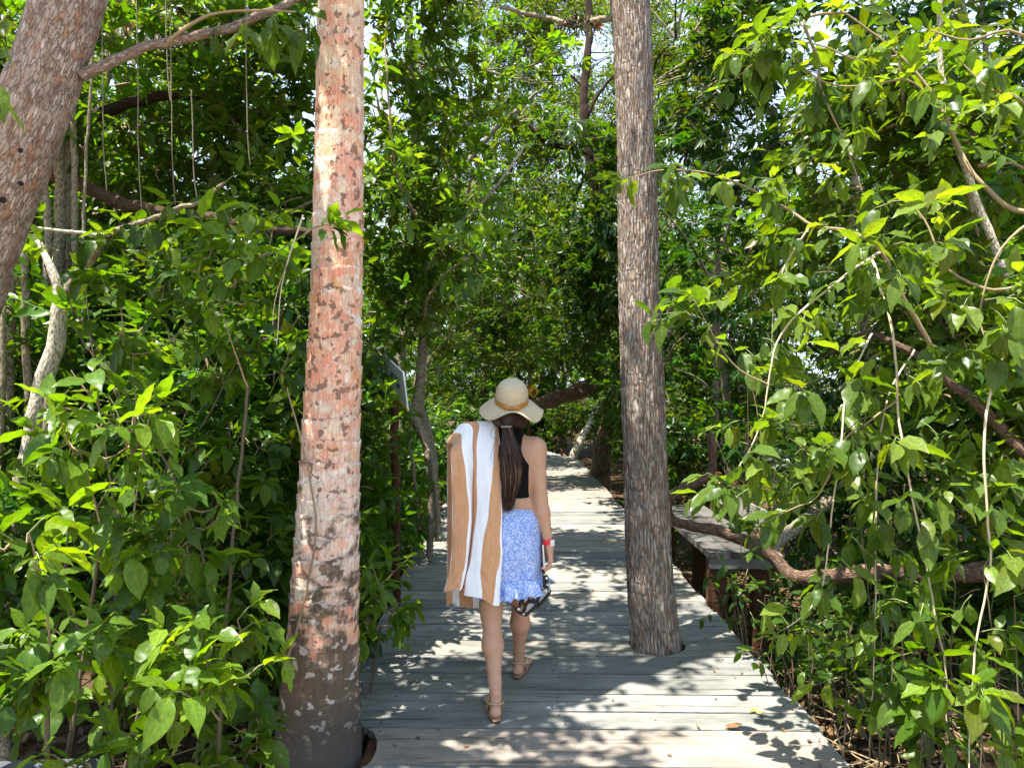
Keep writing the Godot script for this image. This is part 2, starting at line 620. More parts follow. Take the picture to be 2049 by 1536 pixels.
# ---------------------------------------------------------------- leaves
func leaf_into(b: Buf, xf: Transform3D, segs: int, width: float, widest: float, fold: float, curl: float, notch := 0, col := Color.WHITE) -> void:
	var r := RandomNumberGenerator.new()
	r.seed = 900 + notch
	var p := log(0.5) / log(widest)
	var prev := -1
	var sway := (r.randf() - 0.5) * 0.12
	for k in segs + 1:
		var t := float(k) / segs
		var w := width * 0.5 * pow(maxf(0.0, sin(PI * pow(t, p))), 0.85)
		if k == 0:
			w = width * 0.02
		elif k == segs:
			w = 0.0
		elif t > 0.8:
			w *= 0.8
		var wl := w
		var wr := w
		if notch > 0 and k > 1 and k < segs:
			if r.randf() < 0.3:
				wl *= r.randf_range(0.45, 0.9)
			if r.randf() < 0.3:
				wr *= r.randf_range(0.45, 0.9)
		var cx := sway * sin(PI * t)
		var y := -curl * t * t + 0.02 * sin(t * 9.0 + notch)
		var q := PackedInt32Array()
		for s in 3:
			var x: float = [-wl, 0.0, wr][s]
			var wave := 0.03 * sin(t * 17.0 + s * 2.0 + notch) * absf(x) / maxf(width * 0.5, 0.01)
			q.append(b.add(xf * Vector3(cx + x, y + absf(x) * fold + wave, t), Vector2(0.5 + x / width * 0.98, t), col))
		if prev >= 0:
			for s in 2:
				# seen from +Y, anticlockwise
				b.quad(prev + s, q[0] + s, q[0] + s + 1, prev + s + 1)
		prev = q[0]


func build_leaf_shapes() -> void:
	var specs := [[0.46, 0.45, 0.35, 0.22, 0], [0.5, 0.5, 0.25, 0.4, 0], [0.42, 0.42, 0.5, 0.1, 0], [0.48, 0.47, 0.3, 0.55, 0], [0.52, 0.48, 0.2, 0.25, 7], [0.48, 0.45, 0.3, 0.35, 12], [0.40, 0.58, 0.3, 0.12, 0], [0.38, 0.6, 0.35, 0.25, 0]]
	for s in specs:
		var b := Buf.new()
		var petiole := [Vector3.ZERO, Vector3(0, 0.015, 0.14)]
		leaf_into(b, Transform3D(Basis.from_scale(Vector3(1, 1, 0.88)), Vector3(0, 0.012, 0.12)), 8, s[0], s[1], s[2], s[3], s[4])
		tube(b, petiole, [0.014, 0.01], 3, 0.0, 1.0, 0.02, 0.1, false)
		leaf_shapes.append(b.mesh())
	for kind in ["whorl", "pairs", "small", "long"]:
		var list := []
		for k in 4:
			list.append(spray_mesh(kind, 70 + k))
		sprays[kind] = list


func leaf_xf(p: Vector3, dir: Vector3, size: float, roll: float, up := Vector3.UP) -> Transform3D:
	var z := dir.normalized()
	var y := (up - z * up.dot(z))
	if y.length() < 0.05:
		y = Vector3.RIGHT - z * z.x
	y = y.normalized().rotated(z, roll)
	var x := y.cross(z)
	return Transform3D(Basis(x, y, z).scaled_local(Vector3.ONE * size), p)


func spray_mesh(kind: String, seed: int) -> ArrayMesh:
	# a twig along +Z with its leaves, gravity along -Y
	var r := RandomNumberGenerator.new()
	r.seed = seed * 13 + kind.length()
	var b := Buf.new()
	var twig_col := Color(3.2, 2.3, 3.5) if kind != "small" else Color(2.4, 1.8, 2.6)
	var segs := 4
	if kind == "whorl":
		tube(b, [Vector3(0, 0, -0.12), Vector3(0, 0.01, 0.0), Vector3(0, 0.02, 0.12)], [0.004, 0.003, 0.002], 3, 0.0, 1.0, 0.01, 0.1, false, twig_col)
		var n := r.randi_range(6, 8)
		for k in n:
			var an := TAU * k / n + r.randf_range(-0.35, 0.35)
			var open := r.randf_range(0.5, 1.25)
			var dir := Vector3(cos(an) * sin(open), sin(an) * sin(open) * 0.8 - 0.05, cos(open))
			leaf_into(b, leaf_xf(Vector3(0, 0.02, 0.12 - 0.02 * (k % 3)), dir, r.randf_range(0.085, 0.125), r.randf_range(-0.5, 0.5)), segs, 0.4, 0.58, 0.3, r.randf_range(0.05, 0.3), 0, shade(r))
	elif kind == "pairs":
		tube(b, [Vector3(0, 0.02, -0.16), Vector3(0, 0.02, 0.0), Vector3(0, -0.03, 0.16)], [0.004, 0.003, 0.0015], 3, 0.0, 1.0, 0.01, 0.1, false, twig_col)
		for k in 8:
			var t := -0.1 + 0.26 * k / 7.0
			var sd := 1.0 if k % 2 else -1.0
			var dir := Vector3(sd * r.randf_range(0.5, 1.0), r.randf_range(-0.75, 0.1), r.randf_range(0.2, 0.9))
			if k == 7:
				dir = Vector3(0.1, -0.3, 1.0)
			leaf_into(b, leaf_xf(Vector3(0, 0.02 - maxf(0, t) * 0.3, t), dir, r.randf_range(0.075, 0.12), r.randf_range(-0.6, 0.6)), segs, 0.47, 0.46, 0.3, r.randf_range(0.1, 0.45), 0, shade(r))
	elif kind == "long":
		tube(b, [Vector3(0, 0, -0.1), Vector3(0, 0.0, 0.12)], [0.004, 0.002], 3, 0.0, 1.0, 0.01, 0.1, false, twig_col)
		for k in 7:
			var an := TAU * k / 7.0 + r.randf_range(-0.3, 0.3)
			var dir := Vector3(cos(an) * 0.8, -0.45 + 0.3 * sin(an), 0.35 + 0.4 * r.randf())
			leaf_into(b, leaf_xf(Vector3(0, 0, 0.04 * (k % 4)), dir, r.randf_range(0.13, 0.18), r.randf_range(-0.5, 0.5)), segs, 0.27, 0.45, 0.3, r.randf_range(0.1, 0.4), 0, shade(r))
	else:
		tube(b, [Vector3(0, 0, -0.2), Vector3(0, 0.02, 0.0), Vector3(0, -0.01, 0.2)], [0.004, 0.003, 0.0015], 3, 0.0, 1.0, 0.01, 0.1, false, twig_col)
		for k in 12:
			var t := -0.14 + 0.34 * k / 11.0
			var an := r.randf() * TAU
			var dir := Vector3(cos(an), sin(an) * 0.7 - 0.1, r.randf_range(0.1, 0.8))
			leaf_into(b, leaf_xf(Vector3(0, 0, t), dir, r.randf_range(0.05, 0.075), r.randf_range(-0.6, 0.6)), 3, 0.42, 0.5, 0.2, 0.2, 0, shade(r))
	return b.mesh()


func shade(r: RandomNumberGenerator) -> Color:
	var k := r.randf_range(0.6, 0.95)
	return Color(k * r.randf_range(0.8, 1.05), k, k * r.randf_range(0.75, 1.05))


func tint_of(base: Color, r: RandomNumberGenerator, vary := 0.3) -> Color:
	var k := 1.0 + r.randf_range(-vary, vary)
	var warm := r.randf_range(0.8, 1.3)
	if r.randf() < 0.06:
		return Color(0.17, 0.2, 0.03)
	return Color(base.r * k * warm * LEAF_GAIN * 1.3, base.g * k * LEAF_GAIN, base.b * k * LEAF_GAIN * 1.3)


# blobs: [centre, radii, number of sprays]. The crown is made of small branches (twig tubes) that each carry a tuft of sprays.
func foliage(root: Node3D, blobs: Array, kinds: Array, tint: Color, seed: int, anchor := [], size := 1.0, twig_mat := "twig", per := 9, hang := 0.0) -> void:
	var r := RandomNumberGenerator.new()
	r.seed = seed
	var lists := {}
	var tw := Buf.new()
	for blob in blobs:
		var c: Vector3 = blob[0]
		var rad: Vector3 = blob[1]
		var n: int = blob[2]
		var tufts := maxi(1, n / per)
		var root_at := c
		if not anchor.is_empty():
			var best := 1e9
			for a in anchor:
				if a.distance_to(c) < best:
					best = a.distance_to(c)
					root_at = a
		for t in tufts:
			var u := Vector3(r.randfn(), r.randfn(), r.randfn()).normalized() * pow(r.randf(), 0.4)
			var tip := c + u * rad
			var from := root_at.lerp(c + u * rad * 0.35, r.randf_range(0.5, 1.0))
			var bend := (from + tip) * 0.5 + Vector3(r.randf_range(-0.1, 0.1), r.randf_range(-0.05, 0.15), r.randf_range(-0.1, 0.1))
			var out := (tip - from).normalized()
			tube(tw, [from, from.lerp(bend, 0.6).lerp(tip, 0.1), bend.lerp(tip, 0.5), tip], [0.012 * size, 0.009 * size, 0.006 * size, 0.003], 4, 0.0, 1.0, 1.0, 4.0, false)
			var tone := r.randf_range(0.75, 1.3)
			for s in per:
				var al := r.randf_range(0.25, 1.1)
				var p := from.lerp(tip, al) + Vector3(r.randfn(), r.randfn(), r.randfn()) * (0.11 * size + 0.05 * al)
				var d := (out * 0.7 + u * 0.5 + Vector3(r.randfn(), r.randfn() * 0.5 + 0.25 - hang, r.randfn()) * 0.6).normalized()
				if p.y < ground_y(p.x, p.z) + 0.03:
					continue
				if p.y < 1.9 and p.x > deck_left - 0.1 and p.x < deck_right + 0.02 and p.z > -17.5 and not (p.y > 0.05 and (p.x < deck_left + 0.14 or p.x > deck_right - 0.15)):
					continue
				var kind: String = kinds[r.randi() % kinds.size()]
				var key := "%s%d" % [kind, r.randi() % 4]
				if not lists.has(key):
					lists[key] = [sprays[kind][int(key.right(1))], [], []]
				var sc := size * r.randf_range(0.8, 1.25)
				lists[key][1].append(leaf_xf(p, d, sc, r.randf_range(-0.5, 0.5)))
				var col := tint_of(tint, r, 0.28)
				lists[key][2].append(Color(col.r * tone, col.g * tone, col.b * tone))
	var off := Vector3.ZERO - root.position
	for key in lists:
		var mm := MultiMesh.new()
		mm.transform_format = MultiMesh.TRANSFORM_3D
		mm.use_colors = true
		mm.mesh = lists[key][0]
		mm.instance_count = lists[key][1].size()
		for k in mm.instance_count:
			var x: Transform3D = lists[key][1][k]
			x.origin += off
			mm.set_instance_transform(k, x)
			mm.set_instance_color(k, lists[key][2][k])
		var o := MultiMeshInstance3D.new()
		o.name = numbered("foliage", root)
		o.multimesh = mm
		o.material_override = mats.leaf
		o.set_meta("kind", "stuff")
		root.add_child(o, true)
	if tw.i.size():
		part("twigs", tw, mats[twig_mat], root, "stuff")


# single leaves, each a part of its own, up to 300 on a plant; later ones are joined into one part
func leaves_at(root: Node3D, tips: Array, tint: Color, seed: int, size := 0.1, shapes := [0, 1, 2, 3, 4, 5], lo := 4, hi := 7, droop := 0.35, twig := "green_twig", stalk := 0.07) -> void:
	var r := RandomNumberGenerator.new()
	r.seed = seed
	var tones := []
	for k in 7:
		var key := "leaf_tone_%d_%d" % [seed, k]
		var f: float = [0.7, 0.85, 1.0, 1.12, 1.25, 1.45, 1.0][k] * LEAF_GAIN
		var c := Color(tint.r * f * lerpf(1.05, 1.45, k / 6.0), tint.g * f, tint.b * f)
		if k == 6:
			c = Color(0.22, 0.25, 0.03)
		var lm := leaf_material(key, c.linear_to_srgb())
		if k % 3 == 1:
			lm.albedo_texture = tex.leaf_old
		tones.append(lm)
	var rest := []
	var tw := Buf.new()
	for tip in tips:
		var p: Vector3 = tip[0]
		var d: Vector3 = tip[1].normalized()
		var scale: float = tip[2] if tip.size() > 2 else 1.0
		var e := p + d * stalk * r.randf_range(0.7, 1.5) + Vector3(0, -0.01, 0)
		tube(tw, [p, p.lerp(e, 0.5) + Vector3(0, 0.008, 0), e], [0.0028, 0.002, 0.0012], 4, 0.0, 1.0, 1.0, 1.0, false)
		var n := r.randi_range(lo, hi)
		var side := d.cross(Vector3.UP)
		if side.length() < 0.1:
			side = Vector3.RIGHT
		side = side.normalized()
		var vert := side.cross(d)
		var turn := r.randf() * TAU
		var tone_base := r.randi_range(0, 5)
		for k in n:
			var an := turn + TAU * k / n + r.randf_range(-0.35, 0.35)
			var open := r.randf_range(0.65, 1.35)
			if k == n - 1:
				open = 0.25
			var dir := d * cos(open) + (side * cos(an) + vert * sin(an)) * sin(open)
			dir.y -= droop * r.randf_range(0.5, 1.5)
			var sz := size * scale * r.randf_range(0.62, 1.3)
			if k == n - 1:
				sz *= 0.7
			var x := leaf_xf(e - d * 0.03 * (k % 3), dir, sz, r.randf_range(-0.55, 0.55))
			var tone := clampi(tone_base + r.randi_range(-1, 1), 0, 5)
			if r.randf() < 0.025:
				tone = 6
			rest.append([x, shapes[r.randi() % shapes.size()], tone])
	# the ones that show largest are those nearest the eye
	rest.sort_custom(func(a, b): return (a[0].origin - Vector3(0, 1.6, 0)).length() < (b[0].origin - Vector3(0, 1.6, 0)).length())
	var lists := {}
	for k in rest.size():
		var x: Transform3D = rest[k][0]
		x.origin -= root.position
		if k < 300:
			var o := MeshInstance3D.new()
			o.name = numbered("leaf", root)
			o.mesh = leaf_shapes[rest[k][1]]
			o.material_override = tones[rest[k][2]]
			o.transform = x
			root.add_child(o, true)
		else:
			if not lists.has(rest[k][1]):
				lists[rest[k][1]] = []
			lists[rest[k][1]].append([x, rest[k][2]])
	for s in lists:
		var mm := MultiMesh.new()
		mm.transform_format = MultiMesh.TRANSFORM_3D
		mm.use_colors = true
		mm.mesh = leaf_shapes[s]
		mm.instance_count = lists[s].size()
		for k in mm.instance_count:
			mm.set_instance_transform(k, lists[s][k][0])
			mm.set_instance_color(k, tones[lists[s][k][1]].albedo_color.srgb_to_linear())
		var o := MultiMeshInstance3D.new()
		o.name = numbered("foliage", root)
		o.multimesh = mm
		o.material_override = mats.leaf
		o.set_meta("kind", "stuff")
		root.add_child(o, true)
	if tw.i.size():
		part("twigs", tw, mats[twig], root, "stuff")


# leaf tips along a branch
func tips_along(p: Array, step: float, seed: int, from := 0.25, reach := 0.12, hang := -0.1, scale := 1.0) -> Array:
	var r := RandomNumberGenerator.new()
	r.seed = seed
	var s: Array = spline(p, spread(1, 1, p.size()), 0.04)[0]
	var out := []
	var acc := 0.0
	var total := 0.0
	for k in range(1, s.size()):
		total += s[k].distance_to(s[k - 1])
	var run := 0.0
	for k in range(1, s.size()):
		var l: float = s[k].distance_to(s[k - 1])
		run += l
		acc += l
		if run / total < from or acc < step:
			continue
		acc = r.randf_range(-0.3, 0.3) * step
		var t: Vector3 = (s[k] - s[k - 1]).normalized()
		var u := Vector3(r.randfn(), r.randfn() * 0.6 + hang, r.randfn() + 0.25).normalized()
		var d: Vector3 = (t * 0.5 + u).normalized()
		out.append([s[k] + d * reach * r.randf_range(0.1, 1.0), d, scale])
	out.append([s[s.size() - 1], (s[s.size() - 1] - s[s.size() - 3]).normalized(), scale])
	return out


func tips_in(c: Vector3, rad: Vector3, n: int, seed: int, face := Vector3(0, 0.2, 0.6), scale := 1.0) -> Array:
	var r := RandomNumberGenerator.new()
	r.seed = seed
	var out := []
	for k in n:
		var u := Vector3(r.randfn(), r.randfn(), r.randfn()).normalized() * pow(r.randf(), 0.45)
		out.append([c + u * rad, (u + face + Vector3(r.randfn(), r.randfn(), r.randfn()) * 0.35).normalized(), scale * r.randf_range(0.8, 1.2)])
	return out


func ground_y(x: float, z: float) -> float:
	var side := smoothstep(0.6, 2.2, x) * smoothstep(-5.5, -3.4, z) * 0.24
	return -0.42 + side + 0.05 * noise_a.get_noise_2d(x * 3.0, z * 3.0) + 0.08 * noise_a.get_noise_2d(x * 0.5 + 50.0, z * 0.5)


# ---------------------------------------------------------------- the place
func _ready() -> void:
	# camera, sky, sun, exposure
	var cam := Camera3D.new()
	cam.name = "camera"
	cam.position = Vector3(0, 1.6, 0)
	cam.fov = rad_to_deg(2.0 * atan(768.0 / FOCAL))
	cam.near = 0.05
	cam.far = 300.0
	add_child(cam)
	cam.current = true
	var env := Environment.new()
	var sky := ProceduralSkyMaterial.new()
	sky.sky_top_color = lin(0.29, 0.39, 0.57)
	sky.sky_horizon_color = lin(0.46, 0.52, 0.59)
	sky.sky_curve = 0.18
	sky.ground_bottom_color = Color(0.3, 0.28, 0.22)
	sky.ground_horizon_color = Color(0.6, 0.62, 0.6)
	sky.sky_energy_multiplier = 1.0
	env.background_mode = Environment.BG_SKY
	env.sky = Sky.new()
	env.sky.sky_material = sky
	env.background_energy_multiplier = 1.0
	env.tonemap_mode = Environment.TONE_MAPPER_LINEAR
	env.tonemap_exposure = 3.7
	env.sdfgi_enabled = true
	env.ssao_enabled = true
	env.ssil_enabled = true
	var we := WorldEnvironment.new()
	we.name = "environment"
	we.environment = env
	add_child(we)
	var sun := DirectionalLight3D.new()
	sun.name = "sun"
	sun.light_energy = 1.6
	sun.light_color = Color(1.0, 0.98, 0.94)
	sun.light_angular_distance = 0.5
	sun.shadow_enabled = true
	add_child(sun)
	sun.look_at_from_position(Vector3(-0.30, 1.0, 0.20) * 50.0, Vector3.ZERO, Vector3.FORWARD)

	noise_a.frequency = 1.0
	noise_a.seed = 5
	noise_a.fractal_octaves = 3
	rng.seed = 4
	build_materials()
	build_leaf_shapes()
	build_ground()
	build_deck()
	build_palm()
	build_right_trunk()
	build_bench()
	build_left_trees()
	build_right_trees()
	build_far_trees()
	build_shrubs()
	build_signs()
	build_person()
	build_towel()
	build_mask()
	build_small()


func build_ground() -> void:
	var b := Buf.new()
	var xs := []
	var zs := []
	for k in 97:
		var t := (k - 48) / 48.0
		xs.append(signf(t) * (absf(t) * 6.0 + pow(absf(t), 4.0) * 90.0))
	for k in 121:
		var t := k / 120.0
		zs.append(12.0 - t * 30.0 - pow(t, 5.0) * 110.0)
	for z in zs:
		for x in xs:
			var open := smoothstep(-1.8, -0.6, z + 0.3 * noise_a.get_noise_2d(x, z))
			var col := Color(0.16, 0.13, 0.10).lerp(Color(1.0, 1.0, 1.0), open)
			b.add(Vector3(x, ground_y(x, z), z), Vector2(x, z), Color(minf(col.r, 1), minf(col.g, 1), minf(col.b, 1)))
	var w := xs.size()
	for j in zs.size() - 1:
		for i in w - 1:
			var a := j * w + i
			b.quad(a, a + 1, a + w + 1, a + w)
	for k in b.n.size():
		if b.n[k].y < 0:
			b.n[k] = -b.n[k]
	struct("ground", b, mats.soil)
	# dry leaves and sticks that cover the soil
	var r := RandomNumberGenerator.new()
	r.seed = 77
	var lb := Buf.new()
	leaf_into(lb, Transform3D(), 4, 0.45, 0.47, 0.2, -0.25)
	var lm := lb.mesh()
	var mm := MultiMesh.new()
	mm.transform_format = MultiMesh.TRANSFORM_3D
	mm.use_colors = true
	mm.mesh = lm
	mm.instance_count = 9000
	for k in mm.instance_count:
		var x: float
		var z := -r.randf_range(1.5, 16.0)
		if r.randf() < 0.55:
			x = deck_right + absf(r.randfn()) * 1.2
			z = -r.randf_range(1.5, 8.0)
		else:
			x = deck_left - absf(r.randfn()) * 1.4
		var y := ground_y(x, z) + r.randf_range(0.005, 0.03)
		var d := Vector3(r.randfn(), r.randfn() * 0.12, r.randfn())
		mm.set_instance_transform(k, leaf_xf(Vector3(x, y, z), d, r.randf_range(0.05, 0.11), r.randf_range(-0.6, 0.6)))
		var v := r.randf_range(0.3, 0.85)
		mm.set_instance_color(k, Color(0.2 * v, 0.12 * v, 0.06 * v).lerp(Color(0.3 * v, 0.13 * v, 0.04 * v), r.randf()))
	var o := MultiMeshInstance3D.new()
	o.name = "leaf_litter"
	o.multimesh = mm
	o.material_override = mats.litter
	o.set_meta("kind", "stuff")
	o.set_meta("label", "brown fallen leaves covering the soil beside the boardwalk")
	add_child(o)
	var sb := Buf.new()
	for k in 300:
		var x := deck_right + 0.05 + absf(r.randfn()) * 0.9
		var z := -r.randf_range(2.2, 7.0)
		if k > 200:
			x = deck_left - 0.05 - absf(r.randfn()) * 0.8
		var p := Vector3(x, ground_y(x, z) + r.randf_range(0.01, 0.16), z)
		var d := Vector3(r.randfn(), r.randfn() * 0.25, r.randfn()).normalized() * r.randf_range(0.06, 0.22)
		var e := Vector3(r.randfn(), 0.3, r.randfn()) * 0.03
		tube(sb, [p - d, p - d * 0.3 + e, p + d * 0.4 - e * 0.5, p + d], [0.004, 0.004, 0.003, 0.002], 5)
	var st := part("fallen_sticks", sb, mats.twig, self, "stuff")
	st.set_meta("label", "pale dry sticks lying on the soil beside the boardwalk")


# ---------------------------------------------------------------- boardwalk
func plank(root: Node3D, poly: PackedVector2Array, top: float, thick: float, mat: Material, uvoff: Vector2) -> void:
	var b := Buf.new()
	var tris := Geometry2D.triangulate_polygon(poly)
	var n := poly.size()
	for lay in 2:
		var y := top if lay == 0 else top - thick
		var st := b.v.size()
		for p in poly:
			b.add(Vector3(p.x, y, p.y), Vector2(p.x * 0.42, p.y * 0.9) + uvoff)
		for k in range(0, tris.size(), 3):
			var a := st + tris[k]
			var c := st + tris[k + 1]
			var d := st + tris[k + 2]
			var f := (b.v[c] - b.v[a]).cross(b.v[d] - b.v[a])
			if (f.y > 0) == (lay == 0):
				b.tri(a, c, d)
			else:
				b.tri(a, d, c)
	var mid := Vector2.ZERO
	for p in poly:
		mid += p / n
	for k in n:
		var p := poly[k]
		var q := poly[(k + 1) % n]
		var a := b.add(Vector3(p.x, top, p.y), Vector2(p.x * 0.42, p.y * 0.9) + uvoff)
		var c := b.add(Vector3(q.x, top, q.y), Vector2(q.x * 0.42, q.y * 0.9) + uvoff)
		var d := b.add(Vector3(q.x, top - thick, q.y), Vector2(q.x * 0.42, q.y * 0.9 + 0.04) + uvoff)
		var e := b.add(Vector3(p.x, top - thick, p.y), Vector2(p.x * 0.42, p.y * 0.9 + 0.04) + uvoff)
		var f := (b.v[c] - b.v[a]).cross(b.v[d] - b.v[a])
		if f.dot(Vector3((p.x + q.x) / 2 - mid.x, 0, (p.y + q.y) / 2 - mid.y)) > 0 or true:
			if Geometry2D.is_polygon_clockwise(poly):
				b.quad(a, c, d, e)
			else:
				b.quad(a, e, d, c)
	part("plank", b, mat, root)


func circle(c: Vector2, r: float, seed: int) -> PackedVector2Array:
	var o := PackedVector2Array()
	for k in 18:
		var an := TAU * k / 18
		o.append(c + Vector2(cos(an), sin(an)) * r * (1.0 + 0.05 * sin(an * 3 + seed)))
	return o


func build_deck() -> void:
	var root := Node3D.new()
	root.name = "boardwalk"
	root.set_meta("kind", "structure")
	root.set_meta("label", "weathered grey wooden boardwalk running into the forest")
	add_child(root)
	var r := RandomNumberGenerator.new()
	r.seed = 31
	var seams := [-1.2, -0.9, -0.6, -0.3, 0.0, 0.3, 0.6, 0.9, 1.2, 1.5, 1.8, 2.1, 2.42, 2.76, 3.117, 3.458, 3.643, 3.846, 4.115, 4.39, 4.65, 4.95, 5.255, 5.51, 5.76]
	while seams[-1] < 19.0:
		seams.append(seams[-1] + r.randf_range(0.24, 0.31))
	var tree_hole := circle(Vector2(0.887, -4.56), 0.172, 2)
	var palm_hole := circle(Vector2(-0.85, -3.25), 0.27, 5)
	for k in seams.size() - 1:
		var z0: float = seams[k] + 0.007
		var z1: float = seams[k + 1] - 0.007
		var xl := deck_left + r.randf_range(-0.03, 0.03)
		var xr := deck_right + r.randf_range(-0.015, 0.015)
		if z1 < 3.47 and z0 > 2.0:
			xl = -0.662 + r.randf_range(-0.006, 0.006)
		if z0 > 14.0:
			xl -= (z0 - 14.0) * 0.35
		if z0 > 15.5:
			xr -= (z0 - 15.5) * 0.28
		var sk := 0.02
		var poly := PackedVector2Array()
		var pieces := 8
		for s in pieces + 1:
			var x := lerpf(xl, xr, float(s) / pieces)
			poly.append(Vector2(x, -(z0 - sk * x) + r.randf_range(-0.0015, 0.0015)))
		for s in pieces + 1:
			var x := lerpf(xr, xl, float(s) / pieces)
			poly.append(Vector2(x, -(z1 - sk * x) + r.randf_range(-0.0015, 0.0015)))
		var list := [poly]
		for hole in [tree_hole, palm_hole]:
			var next := []
			for p in list:
				next.append_array(Geometry2D.clip_polygons(p, hole))
			list = next
		var top := r.randf_range(-0.003, 0.0)
		var mat: Material = mats["board_%d" % (r.randi() % 6)]
		for p in list:
			if p.size() >= 3:
				plank(root, p, top, 0.036, mat, Vector2(r.randf() * 3.0, r.randf() * 3.0))
	for x in [-0.62, 0.25, 1.22]:
		var b := Buf.new()
		box(b, Vector3(x, -0.12, -9.0), Vector3(0.07, 0.16, 20.0), Basis(), 1.0)
		part("joist", b, mats.post_wood, root)
	for z in [2.2, 4.9, 7.6, 10.3, 13.0, 15.7]:
		for x in [-0.53, 1.13]:
			var b := Buf.new()
			box(b, Vector3(x, -0.34, -z), Vector3(0.1, 0.6, 0.1))
			part("post", b, mats.post_wood, root)
	# leaf crumbs and specks of dirt
	var cb := Buf.new()
	for k in 260:
		var z := r.randf_range(2.9, 9.0)
		var e := pow(r.randf(), 2.0) * 0.9
		var x := (deck_right - 0.04 - e) if r.randf() < 0.6 else (deck_left + 0.1 + e)
		if z < 3.47 and x < -0.6:
			continue
		leaf_into(cb, leaf_xf(Vector3(x, 0.003, -z), Vector3(r.randfn(), 0.05, r.randfn()), r.randf_range(0.008, 0.035) * (1.0 if k % 9 else 1.9), 0.1), 3, 0.4, 0.5, 0.3, -0.2)
	part("leaf_crumbs", cb, mats.dry_leaf, root, "stuff")
	# nail heads
	var nb := Buf.new()
	for k in range(10, mini(40, seams.size() - 1)):
		for x in [-0.6, 0.25, 1.22]:
			for e in [0.045, -0.045]:
				var z: float = (seams[k] + e) if e > 0 else (seams[k + 1] + e)
				if r.randf() < 0.25:
					continue
				var c := Vector3(x + r.randf_range(-0.025, 0.025), 0.0005, -(z - 0.02 * x))
				tube(nb, [c, c + Vector3(0, 0.0012, 0)], [0.006, 0.005], 8)
	part("nail_heads", nb, material("rusty_nail", Color(0.2, 0.17, 0.15), 0.7), root, "stuff")


# ---------------------------------------------------------------- the palm with its stacked leaf scars
func build_palm() -> void:
	var base := Vector3(-0.86, -0.5, -3.25)
	var root := thing("palm_tree", "ringed palm trunk with pink, orange and cream lichen and a dark foot", "palm tree", base)
	var axis := [Vector3(-0.86, -0.5, -3.25), at(636, 1500, 3.25), at(648, 1230, 3.24), at(658, 980, 3.22), at(672, 620, 3.2), at(678, 320, 3.2), at(682, 0, 3.2), at(690, -600, 3.2), at(705, -1500, 3.25), at(740, -3500, 3.4), at(800, -5200, 3.6)]
	var rad := [0.23, 0.196, 0.152, 0.132, 0.112, 0.106, 0.1, 0.096, 0.09, 0.085, 0.08]
	var sp := spline(axis, rad, 0.02)
	# foot: one solid piece without rings
	var p: Array = sp[0]
	var rr: Array = sp[1]
	var heights := []
	for q in p:
		heights.append(q.y)
	var b := Buf.new()
	var sub_p := []
	var sub_r := []
	for k in p.size():
		sub_p.append(p[k])
		sub_r.append(rr[k] * 0.965 + 0.006 * noise_a.get_noise_1d(p[k].y * 14.0) * (1.0 if p[k].y < 0.8 else 0.3))
	palm_tube(b, sub_p, sub_r, 0.0)
	part("trunk", b, mats.palm_bark, root)
	var r := RandomNumberGenerator.new()
	r.seed = 9
	var y := 0.56
	var ring := 0
	while y < 4.6:
		var pitch := r.randf_range(0.07, 0.115) if y < 2.0 else r.randf_range(0.10, 0.15)
		var rb := Buf.new()
		palm_ring(rb, p, rr, y, y + pitch + 0.012, r.randi(), 1.0 if y < 2.3 else 0.55)
		part("leaf_scar", rb, mats.palm_bark, root)
		y += pitch
		ring += 1
	# crown of arching fronds above the frame
	var top: Vector3 = p[p.size() - 1]
	for k in 15:
		var an := TAU * k / 15.0 + r.randf_range(-0.15, 0.15)
		frond(root, top, Vector3(cos(an), r.randf_range(0.25, 1.0), sin(an)), r.randf_range(1.9, 2.5), 40 + k)


func palm_tube(b: Buf, p: Array, r: Array, _flare: float) -> void:
	var sides := 40
	var prev := -1
	for k in p.size():
		var st := b.v.size()
		for s in sides + 1:
			var an := TAU * (s % sides) / sides
			var d := Vector3(sin(an), 0, cos(an))
			var lump := 1.0 + 0.035 * noise_a.get_noise_3d(d.x * 1.5, p[k].y * 5.0, d.z * 1.5) + 0.02 * noise_a.get_noise_3d(d.x * 9.0, p[k].y * 3.0, d.z * 9.0)
			b.add(p[k] + d * r[k] * lump, Vector2(float(s) / sides, clampf(p[k].y / 6.0, 0.004, 0.99)))
		if prev >= 0:
			for s in sides:
				b.quad(prev + s, prev + s + 1, st + s + 1, st + s)
		prev = st
	for k in p.size():
		var a := k * (sides + 1)
		var f := b.n[a] + b.n[a + sides]
		b.n[a] = f
		b.n[a + sides] = f


func palm_at(p: Array, r: Array, y: float) -> Array:
	for k in range(1, p.size()):
		if p[k].y >= y:
			var t: float = clampf((y - p[k - 1].y) / maxf(p[k].y - p[k - 1].y, 1e-5), 0.0, 1.0)
			return [p[k - 1].lerp(p[k], t), lerpf(r[k - 1], r[k], t)]
	return [p[p.size() - 1], r[r.size() - 1]]


